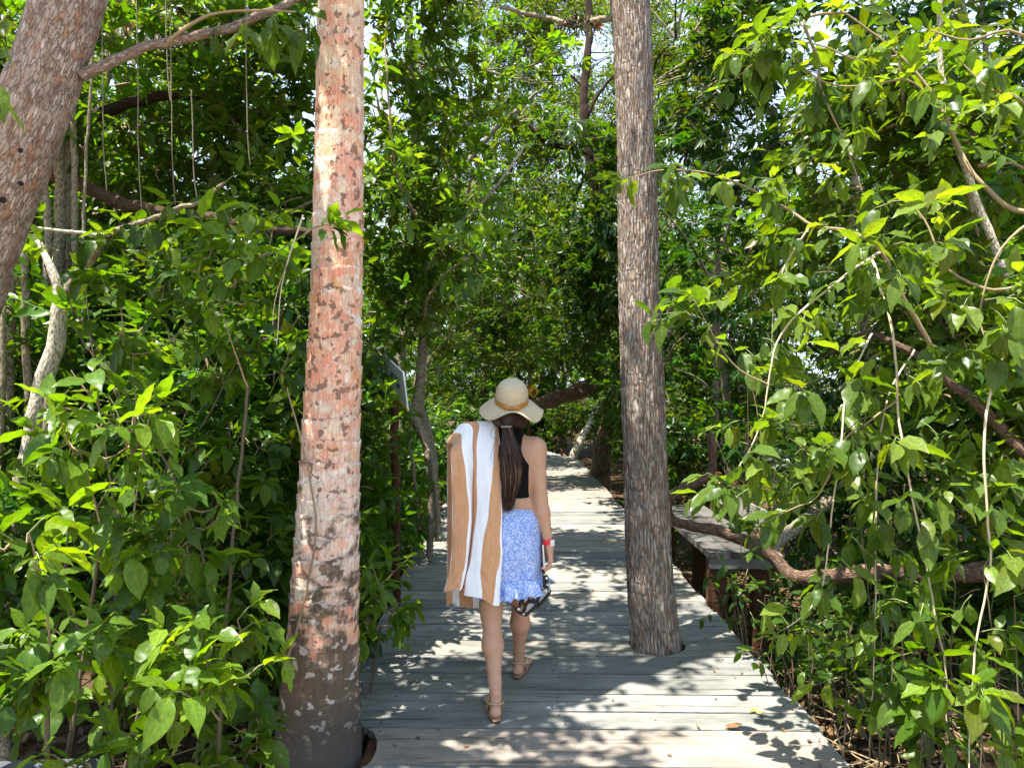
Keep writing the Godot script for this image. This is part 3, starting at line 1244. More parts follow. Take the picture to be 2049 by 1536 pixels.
func palm_ring(b: Buf, p: Array, r: Array, y0: float, y1: float, seed: int, ragged: float) -> void:
	# a sheath that widens upwards to a frayed rim
	var q := RandomNumberGenerator.new()
	q.seed = seed
	var sides := 56
	var rows := 6
	var teeth := []
	var tilt := q.randf_range(0, TAU)
	for s in sides:
		teeth.append(q.randf_range(-0.006, 0.005) * ragged + (q.randf_range(-0.014, 0.0) * ragged if q.randf() < 0.08 else 0.0))
	var prev := -1
	for k in rows + 1:
		var t := float(k) / rows
		var st := b.v.size()
		for s in sides + 1:
			var an := TAU * (s % sides) / sides
			var yy = lerpf(y0, y1, t) + teeth[s % sides] * t * t + 0.012 * sin(an + tilt)
			var c := palm_at(p, r, yy)
			var d := Vector3(sin(an), 0, cos(an))
			var fl := (0.965 + 0.045 * t * t * ragged + 0.014 * t) * (1.0 + 0.02 * noise_a.get_noise_3d(d.x * 6.0, yy * 4.0, d.z * 6.0) * (0.4 + t))
			fl += (teeth[s % sides] * 1.2) * t
			var pos: Vector3 = c[0]
			b.add(Vector3(pos.x, yy, pos.z) + d * (c[1] * fl), Vector2(float(s) / sides + 0.004 * (seed % 20), clampf(yy / 6.0, 0.004, 0.99)))
		if prev >= 0:
			for s in sides:
				b.quad(prev + s, prev + s + 1, st + s + 1, st + s)
		prev = st
	# inward lip
	var lip := b.v.size()
	for s in sides + 1:
		var v := b.v[prev + s]
		var c := palm_at(p, r, v.y)
		var pos: Vector3 = c[0]
		b.add(v.lerp(Vector3(pos.x, v.y - 0.004, pos.z), 0.1), b.uv[prev + s] + Vector2(0, 0.002))
	for s in sides:
		b.quad(prev + s, prev + s + 1, lip + s + 1, lip + s)


func frond(root: Node3D, p: Vector3, d: Vector3, length: float, seed: int) -> void:
	var r := RandomNumberGenerator.new()
	r.seed = seed
	var b := Buf.new()
	var line := []
	var dir := d.normalized()
	var q := p
	var n := 16
	for k in n + 1:
		line.append(q)
		q += dir * (length / n)
		dir = (dir + Vector3(0, -0.095, 0)).normalized()
	tube(b, line, spread(0.022, 0.004, n + 1), 5)
	for k in range(3, n + 1):
		var t: Vector3 = (line[k] - line[k - 1]).normalized()
		var side := t.cross(Vector3.UP).normalized()
		for m in 3:
			for sd in [-1.0, 1.0]:
				var at_p: Vector3 = line[k - 1].lerp(line[k], m / 3.0)
				var dd: Vector3 = (side * sd + t * 0.7 + Vector3(0, r.randf_range(-0.45, 0.0), 0)).normalized()
				var ln := 0.62 * sin(PI * clampf(float(k) / n * 0.85 + 0.1, 0, 1)) + 0.08
				leaf_into(b, leaf_xf(at_p, dd, ln, sd * 0.5), 3, 0.07, 0.35, 0.4, 0.25)
	part("frond", b, leaf_material("frond_%d" % seed, Color(0.09, 0.15, 0.03).linear_to_srgb()), root)


# ---------------------------------------------------------------- trunk through the deck
func build_right_trunk() -> void:
	var root := thing("trunk_tree", "straight trunk with furrowed grey brown bark growing through the boardwalk planks", "tree", Vector3(0.885, -0.5, -4.56))
	var axis := [Vector3(0.9, -0.5, -4.56), at(1313, 1308, 4.56), at(1300, 1140, 4.56), at(1291, 900, 4.56), at(1281, 650, 4.56), at(1276, 420, 4.56), at(1271, 250, 4.56), at(1268, 120, 4.56), at(1261, 0, 4.56), at(1258, -150, 4.56), at(1262, -420, 4.6), at(1290, -800, 4.7)]
	var rad := [0.185, 0.158, 0.142, 0.135, 0.128, 0.122, 0.112, 0.116, 0.122, 0.115, 0.1, 0.075]
	var sp := spline(axis, rad, 0.02)
	var p: Array = sp[0]
	var r: Array = sp[1]
	var b := Buf.new()
	var sides := 96
	var prev := -1
	for k in p.size():
		var st := b.v.size()
		for s in sides + 1:
			var an := TAU * (s % sides) / sides
			var d := Vector3(sin(an), 0, cos(an))
			var y: float = p[k].y
			var tw := an + 0.25 * sin(y * 1.3)
			var q := Vector3(sin(tw), 0, cos(tw))
			var rg := absf(noise_a.get_noise_3d(q.x * 5.5, y * 2.2, q.z * 5.5)) * 0.13 + absf(noise_a.get_noise_3d(q.x * 13.0, y * 4.0 + 9.0, q.z * 13.0)) * 0.10
			var lump := 0.05 * noise_a.get_noise_3d(d.x * 0.8, y * 1.6 + 4.0, d.z * 0.8)
			# knots
			var knot := 0.0
			for kn in [[0.55, 2.75], [-0.25, 1.37], [0.1, 3.62], [0.9, 0.75]]:
				var da := angle_difference(an, kn[0])
				var dy: float = y - kn[1]
				var dist := sqrt(da * da * 0.018 + dy * dy)
				knot += 0.09 * exp(-pow(dist / 0.05, 2.0)) - 0.16 * exp(-pow(dist / 0.02, 2.0))
			b.add(p[k] + d * r[k] * (1.03 - rg + lump + knot), Vector2(float(s) / sides * 2.0, y * 1.6))
		if prev >= 0:
			for s in sides:
				b.quad(prev + s, prev + s + 1, st + s + 1, st + s)
		prev = st
	for k in p.size():
		var a := k * (sides + 1)
		var f := b.n[a] + b.n[a + sides]
		b.n[a] = f
		b.n[a + sides] = f
	part("trunk", b, mats.furrowed_bark, root)
	var anchors := []
	for l in [[[1245, 30, 4.56, 1150, 48, 4.7, 1080, 30, 4.9, 1000, 15, 5.0], 0.025], [[1262, -420, 4.6, 1100, -600, 4.3, 900, -760, 4.0, 700, -800, 3.8], 0.04], [[1275, -600, 4.65, 1450, -800, 4.6, 1600, -900, 4.3], 0.035], [[1290, -780, 4.7, 1300, -1000, 4.2, 1250, -1150, 3.6], 0.03]]:
		var q := pts(l[0])
		limb("branch", root, q, l[1], l[1] * 0.4, mats.grey_bark, 8)
		anchors.append(q[q.size() - 1])
	foliage(root, [
		[anchors[1], Vector3(0.9, 0.45, 0.7), 120], [anchors[2] + Vector3(0, 0.6, -1.5), Vector3(0.8, 0.4, 0.8), 60],
		[Vector3(-0.4, 5.4, -6.4), Vector3(1.1, 0.5, 0.9), 150],
	], ["whorl", "pairs"], Color(0.085, 0.16, 0.03), 201, anchors)


func build_bench() -> void:
	var root := thing("bench", "grey plank bench beside the boardwalk, a dead branch lying across it", "bench", Vector3(1.65, 0, -6.3))
	var r := RandomNumberGenerator.new()
	r.seed = 3
	for k in 3:
		var b := Buf.new()
		box(b, Vector3(1.405 + 0.082 + k * 0.166, 0.375, -6.35), Vector3(0.16, 0.045, 2.08), Basis.from_euler(Vector3(0, 0, r.randf_range(-0.01, 0.01))), 0.6)
		part("seat_plank", b, material("bench_%d" % k, Color(0.66, 0.66, 0.66) * [0.95, 0.85, 1.0][k], 0.85, tex.board, tex.board_h, 0.35, 0.3), root)
	var fb := Buf.new()
	box(fb, Vector3(1.65, 0.315, -5.34), Vector3(0.46, 0.075, 0.04), Basis(), 0.7)
	part("apron", fb, mats.board_1, root)
	for z in [-5.45, -7.2]:
		for x in [1.5, 1.82]:
			var b := Buf.new()
			box(b, Vector3(x, -0.02, z), Vector3(0.13, 0.74, 0.1), Basis(), 0.8)
			part("leg", b, mats.post_wood, root)
	for z in [-5.55, -7.2]:
		var b := Buf.new()
		box(b, Vector3(1.95, 0.35, z), Vector3(0.05, 0.8, 0.08), Basis.from_euler(Vector3(0, 0, -0.12)), 0.7)
		part("back_post", b, mats.post_wood, root)
	for k in 1:
		var b := Buf.new()
		box(b, Vector3(1.945 + 0.03 * k, 0.56 + 0.15 * k, -6.35), Vector3(0.03, 0.13, 1.9), Basis.from_euler(Vector3(0, 0, -0.12)), 0.6)
		part("back_plank", b, mats["board_%d" % [3, 5][k]], root)
	# the dead limb
	var d := thing("dead_branch", "long brown dead branch sagging across the bench, forked beside the trunk", "branch", at(1560, 1130, 4.7))
	limb("branch", d, pts([1345, 1040, 4.85, 1375, 1052, 4.85, 1440, 1063, 4.85, 1500, 1085, 4.82, 1550, 1118, 4.75, 1590, 1152, 4.68, 1660, 1152, 4.6, 1760, 1143, 4.5, 1870, 1148, 4.42, 1960, 1142, 4.35, 2080, 1120, 4.3, 2200, 1105, 4.3]), 0.03, 0.062, mats.dead_bark, 14, 0.25, 0.025)
	limb("branch", d, pts([1340, 1050, 4.85, 1335, 1012, 4.87, 1350, 985, 4.9, 1385, 970, 4.95, 1420, 950, 5.0, 1428, 920, 5.0, 1424, 885, 5.0, 1416, 868, 5.0]), 0.034, 0.028, mats.dead_bark, 10, 0.22, 0.025)
	limb("branch", d, pts([1560, 1120, 4.75, 1545, 1100, 4.9, 1570, 1075, 5.1, 1600, 1050, 5.3, 1660, 1000, 5.6]), 0.035, 0.05, mats.grey_bark, 10, 0.15, 0.03)


# ---------------------------------------------------------------- trees
func bl(px: float, py: float, z: float, rx: float, ry: float, rz: float, n: int) -> Array:
	return [at(px, py, z), Vector3(rx / FOCAL * z, ry / FOCAL * z, rz), n]


func build_left_trees() -> void:
	# thick leaning trunk with flaking bark
	var root := thing("leaning_tree", "thick leaning trunk with flaking pinkish grey bark, cut off by the picture's edge", "tree", at(-330, 1500, 2.9))
	var sp := spline(pts([-330, 1550, 3.0, -240, 1150, 2.95, -130, 760, 2.9, -35, 470, 2.85, 45, 270, 2.8, 100, 120, 2.8, 138, 0, 2.8, 185, -170, 2.8, 260, -430, 2.85, 380, -800, 2.95, 560, -1150, 3.1]), [0.2, 0.165, 0.145, 0.132, 0.124, 0.12, 0.118, 0.112, 0.105, 0.09, 0.07], 0.02)
	var b := Buf.new()
	tube(b, sp[0], sp[1], 64, 0.07, 8.0, 2.0, 2.0, true, Color.WHITE, 1.6)
	part("trunk", b, mats.flaky_bark, root)
	# holes left by beetles
	var hb := Buf.new()
	for h in [[40, 301, 0.012], [41, 367, 0.013], [5, 400, 0.016]]:
		var c := at(h[0], h[1], 2.8 - 0.118)
		var n: Vector3 = (Vector3(0, 1.6, 0) - c).normalized()
		tube(hb, [c - n * 0.02, c - n * 0.004 + n * 0.008], [h[2] * 0.7, h[2] * 0.75], 12)
	part("bark_hole", hb, material("hole", Color(0.12, 0.08, 0.06), 1.0), root, "stuff")
	var br := pts([160, 155, 2.8, 215, 128, 2.82, 280, 100, 2.85, 335, 84, 2.88, 400, 70, 2.9, 480, 48, 2.92, 545, 22, 2.95, 620, -20, 3.0, 760, -120, 3.1])
	limb("branch", root, br, 0.021, 0.014, mats.flaky_bark, 12, 0.2, 0.03)
	var br2 := pts([335, 84, 2.87, 368, 58, 2.86, 400, 36, 2.86, 440, 24, 2.87, 520, 21, 2.88, 592, 23, 2.9])
	limb("branch", root, br2, 0.008, 0.004, mats.twig, 7)
	var tips := [[at(545, 22, 2.9), Vector3(0.3, -1, 0.3), 1.35], [at(495, 25, 2.88), Vector3(0.1, -1, 0.5), 1.2], [at(600, 24, 2.9), Vector3(0.6, -0.8, 0.2), 1.35], [at(440, 45, 2.9), Vector3(-0.2, -1, 0.3), 1.0], [at(20, 20, 2.5), Vector3(-0.3, -0.9, 0.3), 1.0], [at(-10, 150, 2.4), Vector3(0.2, -0.9, 0.2), 1.1]]
	leaves_at(root, tips, Color(0.085, 0.165, 0.022), 301, 0.105, [0, 1, 2, 3], 4, 6, 0.5)
	var top: Array = pts([380, -800, 2.95, 560, -1150, 3.1, 300, -600, 2.9])
	foliage(root, [
		[Vector3(-1.35, 4.8, -3.1), Vector3(0.75, 0.4, 0.55), 170], [Vector3(-1.25, 4.6, -2.0), Vector3(0.6, 0.35, 0.5), 80], [Vector3(-2.25, 4.6, -2.3), Vector3(0.7, 0.4, 0.6), 120], [Vector3(0.0, 5.1, -5.3), Vector3(0.7, 0.35, 0.6), 80], [Vector3(-0.8, 4.9, -3.9), Vector3(0.7, 0.4, 0.6), 110],
		[Vector3(-1.9, 5.2, -4.4), Vector3(0.8, 0.4, 0.7), 60], [Vector3(-0.6, 4.9, -6.6), Vector3(1.0, 0.5, 0.8), 110],
	], ["whorl", "pairs"], Color(0.090, 0.195, 0.022), 302, top)

	# pale forked sapling
	root = thing("forked_tree", "slim pale trunk that forks in a Y beside the leaning trunk", "tree", at(20, 1300, 3.6))
	limb("trunk", root, pts([-10, 1700, 3.6, 12, 1300, 3.6, 30, 1100, 3.6, 52, 930, 3.6, 85, 780, 3.6, 108, 690, 3.6, 122, 610, 3.6]), 0.052, 0.038, mats.pale_bark, 14, 0.08)
	limb("branch", root, pts([122, 615, 3.6, 112, 570, 3.6, 100, 530, 3.6, 70, 470, 3.65]), 0.03, 0.012, mats.pale_bark, 10)
	var fr := pts([124, 612, 3.6, 142, 575, 3.58, 170, 535, 3.55, 200, 495, 3.5, 222, 468, 3.45, 260, 455, 3.4, 330, 430, 3.3, 400, 400, 3.2, 450, 365, 3.15])
	limb("branch", root, fr, 0.03, 0.006, mats.grey_bark, 10)
	limb("branch", root, pts([220, 470, 3.45, 190, 470, 3.4, 130, 462, 3.4, 60, 455, 3.4]), 0.012, 0.007, mats.pale_bark, 8)
	var tp := tips_along(fr, 0.12, 5, 0.35, 0.16)
	tp.append_array(tips_in(at(150, 500, 3.3), Vector3(0.28, 0.15, 0.15), 8, 6))
	tp.append_array(tips_in(at(320, 540, 3.3), Vector3(0.3, 0.14, 0.15), 9, 7))
	leaves_at(root, tp, Color(0.075, 0.147, 0.021), 303, 0.1, [0, 1, 2, 3], 4, 7, 0.35)

	# bundle of straight grey stems
	root = thing("stem_clump", "clump of straight thin grey stems standing behind the leaning trunk", "tree", at(110, 1400, 4.4))
	for s in [[[82, 1500, 4.3, 88, 900, 4.3, 92, 600, 4.3, 96, 460, 4.3, 85, 320, 4.3, 70, 100, 4.3], 0.022], [[120, 1500, 4.5, 119, 900, 4.5, 118, 500, 4.5, 119, 280, 4.5, 122, 0, 4.5, 125, -300, 4.5], 0.034], [[140, 1450, 4.6, 138, 800, 4.6, 137, 480, 4.6, 136, 300, 4.6, 134, -100, 4.6], 0.021], [[152, 1450, 4.4, 150, 700, 4.4, 149, 450, 4.4, 147, 250, 4.4, 147, 0, 4.4, 150, -300, 4.4], 0.019], [[166, 1000, 4.2, 165, 600, 4.2, 168, 400, 4.2, 172, 300, 4.2, 183, 150, 4.2, 190, -50, 4.2], 0.009], [[16, 1400, 3.9, 18, 900, 3.9, 20, 640, 3.9, 14, 450, 3.9, 5, 200, 3.9], 0.022], [[50, 1400, 3.8, 56, 1000, 3.8, 50, 640, 3.8, 46, 480, 3.8, 40, 300, 3.8], 0.02], [[-20, 1300, 3.7, -5, 1000, 3.7, 5, 700, 3.7, 2, 560, 3.7], 0.016], [[85, 1300, 3.4, 88, 1000, 3.4, 92, 850, 3.4, 95, 760, 3.4], 0.014]]:
		limb("stem", root, pts(s[0]), s[1] * 1.1, s[1] * 0.85, mats.grey_bark, 8, 0.07)
	foliage(root, [bl(60, 200, 4.6, 160, 160, 0.5, 130), bl(150, 700, 4.6, 130, 200, 0.5, 150)], ["pairs"], Color(0.070, 0.153, 0.019), 304, pts([118, 300, 4.5, 138, 700, 4.6]))

	# mangrove with hanging aerial roots, level limbs
	root = thing("mangrove_tree", "leafy mangrove with dark level limbs and thin hanging aerial roots", "tree", at(60, 1300, 5.2))
	var l1 := pts([40, 420, 4.9, 105, 350, 4.8, 190, 385, 4.75, 260, 410, 4.7, 340, 425, 4.65, 430, 438, 4.6, 530, 455, 4.6, 640, 470, 4.6])
	limb("branch", root, l1, 0.05, 0.025, mats.brown_bark, 12, 0.2, 0.03)
	var l2 := pts([60, 380, 5.2, 130, 285, 5.1, 190, 235, 5.05, 260, 205, 5.0, 330, 190, 5.0, 430, 188, 5.0])
	limb("branch", root, l2, 0.05, 0.028, mats.dark_bark, 10, 0.15, 0.03)
	limb("branch", root, pts([140, 280, 5.0, 165, 300, 5.0, 150, 345, 4.95, 185, 385, 4.8]), 0.03, 0.02, mats.brown_bark, 8)
	limb("branch", root, pts([420, 200, 5.2, 455, 235, 5.2, 490, 275, 5.2, 520, 330, 5.2, 535, 400, 5.2]), 0.028, 0.02, mats.grey_bark, 8)
	limb("trunk", root, pts([50, 1500, 5.3, 55, 900, 5.3, 50, 500, 5.2, 60, 380, 5.2]), 0.07, 0.055, mats.brown_bark, 12)
	for a in [[275, -120, 430, 4.4], [342, -150, 410, 4.5], [386, 180, 400, 4.45], [332, -120, 200, 4.3], [492, -100, 330, 4.6], [205, -100, 380, 4.3]]:
		var x: float = a[0]
		limb("aerial_root", root, pts([x - 3, a[1], a[3], x, (a[1] + a[2]) * 0.5, a[3], x + 2, a[1] * 0.2 + a[2] * 0.8, a[3], x + 8, a[2], a[3]]), 0.0042, 0.0034, mats.grey_bark, 6, 0.1)
	foliage(root, [bl(250, 60, 4.8, 140, 90, 0.4, 72), bl(430, 80, 5.0, 150, 100, 0.5, 102), bl(560, 100, 5.2, 110, 130, 0.5, 102), bl(500, 260, 5.4, 150, 120, 0.6, 156), bl(300, 280, 5.6, 150, 120, 0.5, 120), bl(380, 400, 5.6, 170, 90, 0.5, 114), bl(570, 400, 5.3, 100, 120, 0.5, 114), bl(210, 470, 5.6, 150, 120, 0.5, 90)], ["whorl", "pairs"], Color(0.106, 0.229, 0.024), 305, l1 + l2)

	# thatch of dry palm leaves high up
	root = thing("dry_palm_fronds", "straw coloured dead palm leaves hanging high behind the mangrove leaves", "palm leaves", at(300, -60, 6.0))
	var r := RandomNumberGenerator.new()
	r.seed = 8
	var tb := Buf.new()
	for k in 260:
		var p := at(r.randf_range(190, 400), r.randf_range(-120, -10), 6.0 + r.randf_range(-0.3, 0.3))
		var d := Vector3(r.randf_range(-0.5, 0.25), -1.0, r.randf_range(-0.2, 0.2)) * r.randf_range(0.25, 0.65)
		leaf_into(tb, leaf_xf(p, d, d.length(), r.randf_range(-1, 1)), 3, 0.04, 0.4, 0.3, 0.1)
	part("leaflets", tb, material("straw", Color(0.74, 0.66, 0.5), 0.8), root, "stuff")
	limb("stalk", root, pts([420, -80, 6.1, 330, -60, 6.0, 240, -70, 6.0, 170, -20, 6.0]), 0.02, 0.012, mats.pale_twig, 8)

	# slender trunk left of the walker, at the boardwalk's edge
	root = thing("slender_tree", "slender pale trunk with glossy leaf rosettes rising behind the palm, over the walker", "tree", at(880, 1000, 7.6))
	var st := pts([872, 1080, 7.6, 862, 900, 7.6, 838, 800, 7.5, 846, 700, 7.4, 852, 600, 7.3, 850, 480, 7.2, 842, 380, 7.1, 832, 260, 7.1, 822, 120, 7.0, 815, -60, 7.0])
	limb("trunk", root, st, 0.06, 0.03, mats.grey_bark, 12, 0.1)
	limb("branch", root, pts([848, 560, 7.3, 900, 470, 6.6, 960, 410, 6.2, 1010, 350, 6.0, 1050, 290, 6.0]), 0.02, 0.008, mats.pale_bark, 8)
	limb("branch", root, pts([842, 400, 7.1, 790, 330, 6.9, 760, 230, 6.8, 740, 100, 6.8]), 0.02, 0.008, mats.pale_bark, 8)
	foliage(root, [bl(790, 110, 6.6, 90, 110, 0.6, 78), bl(890, 150, 6.8, 110, 90, 0.6, 60), bl(800, 280, 6.6, 100, 100, 0.6, 93), bl(910, 300, 6.6, 90, 80, 0.6, 55), bl(790, 420, 6.4, 90, 80, 0.6, 93), bl(880, 460, 6.4, 90, 70, 0.5, 69), bl(780, 560, 6.4, 80, 90, 0.5, 93), bl(860, 620, 6.8, 90, 80, 0.5, 74), bl(960, 400, 6.4, 70, 60, 0.5, 32), [Vector3(0.2, 4.9, -8.0), Vector3(0.8, 0.4, 0.8), 70]], ["whorl"], Color(0.131, 0.256, 0.041), 306, st)
	var lt := tips_in(at(930, 520, 4.6), Vector3(0.28, 0.2, 0.2), 16, 21, Vector3(0.1, 0.35, 0.5))
	lt.append_array(tips_in(at(800, 360, 4.9), Vector3(0.25, 0.25, 0.2), 13, 22, Vector3(0.1, 0.5, 0.5)))
	lt.append_array(tips_in(at(770, 80, 5.0), Vector3(0.2, 0.3, 0.2), 12, 23, Vector3(0.1, 0.5, 0.5)))
	leaves_at(root, lt, Color(0.105, 0.212, 0.053), 307, 0.115, [6, 7], 6, 8, 0.05, "twig")
	limb("branch", root, pts([846, 700, 7.4, 850, 620, 6.2, 880, 560, 5.2, 930, 520, 4.6]), 0.014, 0.006, mats.twig, 7)
	limb("branch", root, pts([850, 500, 7.2, 830, 430, 6.0, 800, 370, 5.0, 780, 240, 4.9, 770, 80, 5.0]), 0.014, 0.006, mats.twig, 7)

	# bent grey trunk with drooping roots near the sign
	root = thing("bent_tree", "bent grey tree with a hollow elbow and long prop roots below the sign", "tree", at(860, 1000, 6.8))
	limb("trunk", root, pts([828, 820, 6.9, 838, 770, 6.9, 845, 700, 6.9, 848, 640, 6.9]), 0.045, 0.035, mats.grey_bark, 12, 0.1)
	limb("trunk", root, pts([770, 800, 6.9, 795, 812, 6.85, 825, 832, 6.8, 845, 870, 6.8, 858, 920, 6.75, 864, 970, 6.7, 862, 1060, 6.7, 858, 1120, 6.7]), 0.05, 0.03, mats.grey_bark, 12, 0.15)
	limb("root", root, pts([850, 880, 6.8, 864, 930, 6.7, 872, 990, 6.6, 874, 1080, 6.6]), 0.025, 0.02, mats.grey_bark, 8, 0.1)
	limb("root", root, pts([822, 840, 6.8, 822, 900, 6.7, 830, 960, 6.7, 840, 1060, 6.7]), 0.02, 0.012, mats.grey_bark, 8, 0.1)
	limb("root", root, pts([800, 820, 6.85, 780, 860, 6.8, 785, 930, 6.8, 790, 1050, 6.8]), 0.02, 0.012, mats.grey_bark, 8, 0.1)


func build_right_trees() -> void:
	var root := thing("dark_tree", "dark twisted trunk behind the furrowed trunk, one limb reaching over the path", "tree", at(1225, 900, 9.5))
	var tr := pts([1270, 1050, 9.8, 1266, 850, 9.7, 1250, 700, 9.6, 1226, 560, 9.5, 1205, 470, 9.5, 1190, 380, 9.5, 1178, 300, 9.5, 1168, 230, 9.5, 1172, 150, 9.6, 1180, 60, 9.7, 1175, -80, 9.8])
	limb("trunk", root, tr, 0.08, 0.045, mats.dark_bark, 12, 0.2)
	limb("branch", root, pts([1205, 300, 9.3, 1190, 280, 9.3, 1160, 290, 9.2, 1130, 293, 9.2, 1100, 288, 9.1, 1075, 270, 9.0, 1060, 250, 9.0]), 0.05, 0.028, mats.dark_bark, 10, 0.25)
	limb("branch", root, pts([1200, 420, 9.5, 1210, 340, 9.4, 1203, 290, 9.3, 1190, 270, 9.3]), 0.05, 0.05, mats.dark_bark, 10, 0.25)
	limb("branch", root, pts([1172, 240, 9.5, 1190, 200, 9.5, 1215, 165, 9.5, 1240, 140, 9.5]), 0.028, 0.012, mats.dark_bark, 8)
	limb("branch", root, pts([1170, 180, 9.6, 1140, 150, 9.6, 1100, 150, 9.6, 1060, 120, 9.6]), 0.02, 0.008, mats.dark_bark, 8)
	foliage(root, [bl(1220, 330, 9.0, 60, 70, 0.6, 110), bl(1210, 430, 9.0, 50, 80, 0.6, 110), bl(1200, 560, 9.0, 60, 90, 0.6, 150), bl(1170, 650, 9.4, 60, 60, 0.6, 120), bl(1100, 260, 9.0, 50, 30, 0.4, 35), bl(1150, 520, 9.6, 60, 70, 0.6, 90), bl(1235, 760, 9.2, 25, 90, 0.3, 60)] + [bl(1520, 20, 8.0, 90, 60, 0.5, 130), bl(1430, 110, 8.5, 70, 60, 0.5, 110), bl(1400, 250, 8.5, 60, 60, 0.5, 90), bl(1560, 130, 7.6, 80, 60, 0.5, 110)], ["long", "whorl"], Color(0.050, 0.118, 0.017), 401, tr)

	# arch of the bent old tree over the boardwalk
	root = thing("arching_tree", "rugged brown tree at the path's edge, its trunk bent into an arch over the boardwalk", "tree", at(1205, 960, 13.0))
	var ar := pts([1198, 985, 13.0, 1202, 930, 13.0, 1212, 870, 12.9, 1228, 820, 12.8, 1236, 780, 12.7, 1222, 758, 12.6, 1190, 770, 12.5, 1150, 785, 12.4, 1110, 797, 12.3, 1070, 812, 12.2, 1030, 835, 12.1, 990, 850, 12.0])
	var sp := spline(ar, [0.2, 0.17, 0.15, 0.14, 0.14, 0.145, 0.14, 0.13, 0.12, 0.11, 0.1, 0.08], 0.05)
	var b := Buf.new()
	tube(b, sp[0], sp[1], 24, 0.35, 3.5, 2.0, 1.5)
	part("trunk", b, mats.brown_bark, root)
	limb("branch", root, pts([1228, 770, 12.6, 1245, 700, 12.7, 1240, 600, 12.8]), 0.1, 0.05, mats.dark_bark, 10, 0.2)
	foliage(root, [bl(1190, 720, 12.0, 60, 40, 0.6, 110), bl(1120, 720, 12.6, 70, 40, 0.5, 90), bl(1240, 850, 12.2, 30, 90, 0.5, 110), bl(1215, 800, 11.8, 40, 40, 0.4, 60), bl(1140, 700, 11.5, 90, 40, 0.5, 150), bl(1240, 720, 11.0, 40, 60, 0.4, 90)], ["whorl", "pairs"], Color(0.060, 0.142, 0.019), 402, ar)

	root = thing("white_tree", "curved whitish trunk standing beyond the arching tree", "tree", at(1095, 800, 22.0))
	limb("trunk", root, pts([1078, 905, 22.0, 1082, 795, 22.0, 1090, 782, 22.0, 1101, 767, 22.0, 1105, 735, 22.0, 1100, 700, 22.0, 1108, 640, 22.0, 1100, 540, 22.0]), 0.19, 0.11, mats.pale_bark, 12, 0.2)
	foliage(root, [bl(1110, 560, 21.0, 80, 80, 1.0, 200), bl(1080, 450, 21.0, 90, 70, 1.0, 200), bl(1085, 850, 20.5, 60, 35, 0.4, 190)], ["whorl"], Color(0.110, 0.224, 0.022), 403)
	root = thing("pink_tree", "straight pinkish trunk showing just above the hat", "tree", at(1004, 860, 21.0))
	limb("trunk", root, pts([1003, 910, 21.0, 1003, 800, 21.0, 1005, 730, 21.0, 1007, 640, 21.0, 1000, 500, 21.0]), 0.11, 0.08, mats.flaky_bark, 10, 0.15)
	foliage(root, [bl(1000, 560, 15.0, 80, 80, 1.0, 140), bl(960, 660, 15.0, 60, 60, 1.0, 130), bl(1010, 660, 14.4, 50, 45, 0.6, 90)], ["whorl"], Color(0.100, 0.212, 0.022), 404)
	root = thing("leaning_tree", "pale leaning trunk rising from the far end of the boardwalk", "tree", at(1148, 911, 16.5))
	limb("trunk", root, pts([1142, 925, 16.5, 1150, 908, 16.5, 1160, 885, 16.5, 1170, 865, 16.6, 1182, 845, 16.7, 1205, 790, 16.9]), 0.1, 0.06, mats.pale_bark, 12, 0.15)
	foliage(root, [bl(1215, 780, 16.9, 40, 30, 0.6, 60)], ["pairs"], Color(0.080, 0.177, 0.022), 405)
	root = thing("thin_tree", "thin grey trunk slanting under the arching tree", "tree", at(1112, 858, 17.5))
	limb("trunk", root, pts([1135, 895, 21.0, 1114, 855, 21.0, 1100, 828, 21.0, 1090, 780, 21.0, 1085, 720, 21.0]), 0.08, 0.06, mats.pale_bark, 10, 0.15)
	foliage(root, [bl(1085, 700, 17.5, 40, 30, 0.6, 60)], ["pairs"], Color(0.090, 0.201, 0.022), 406)


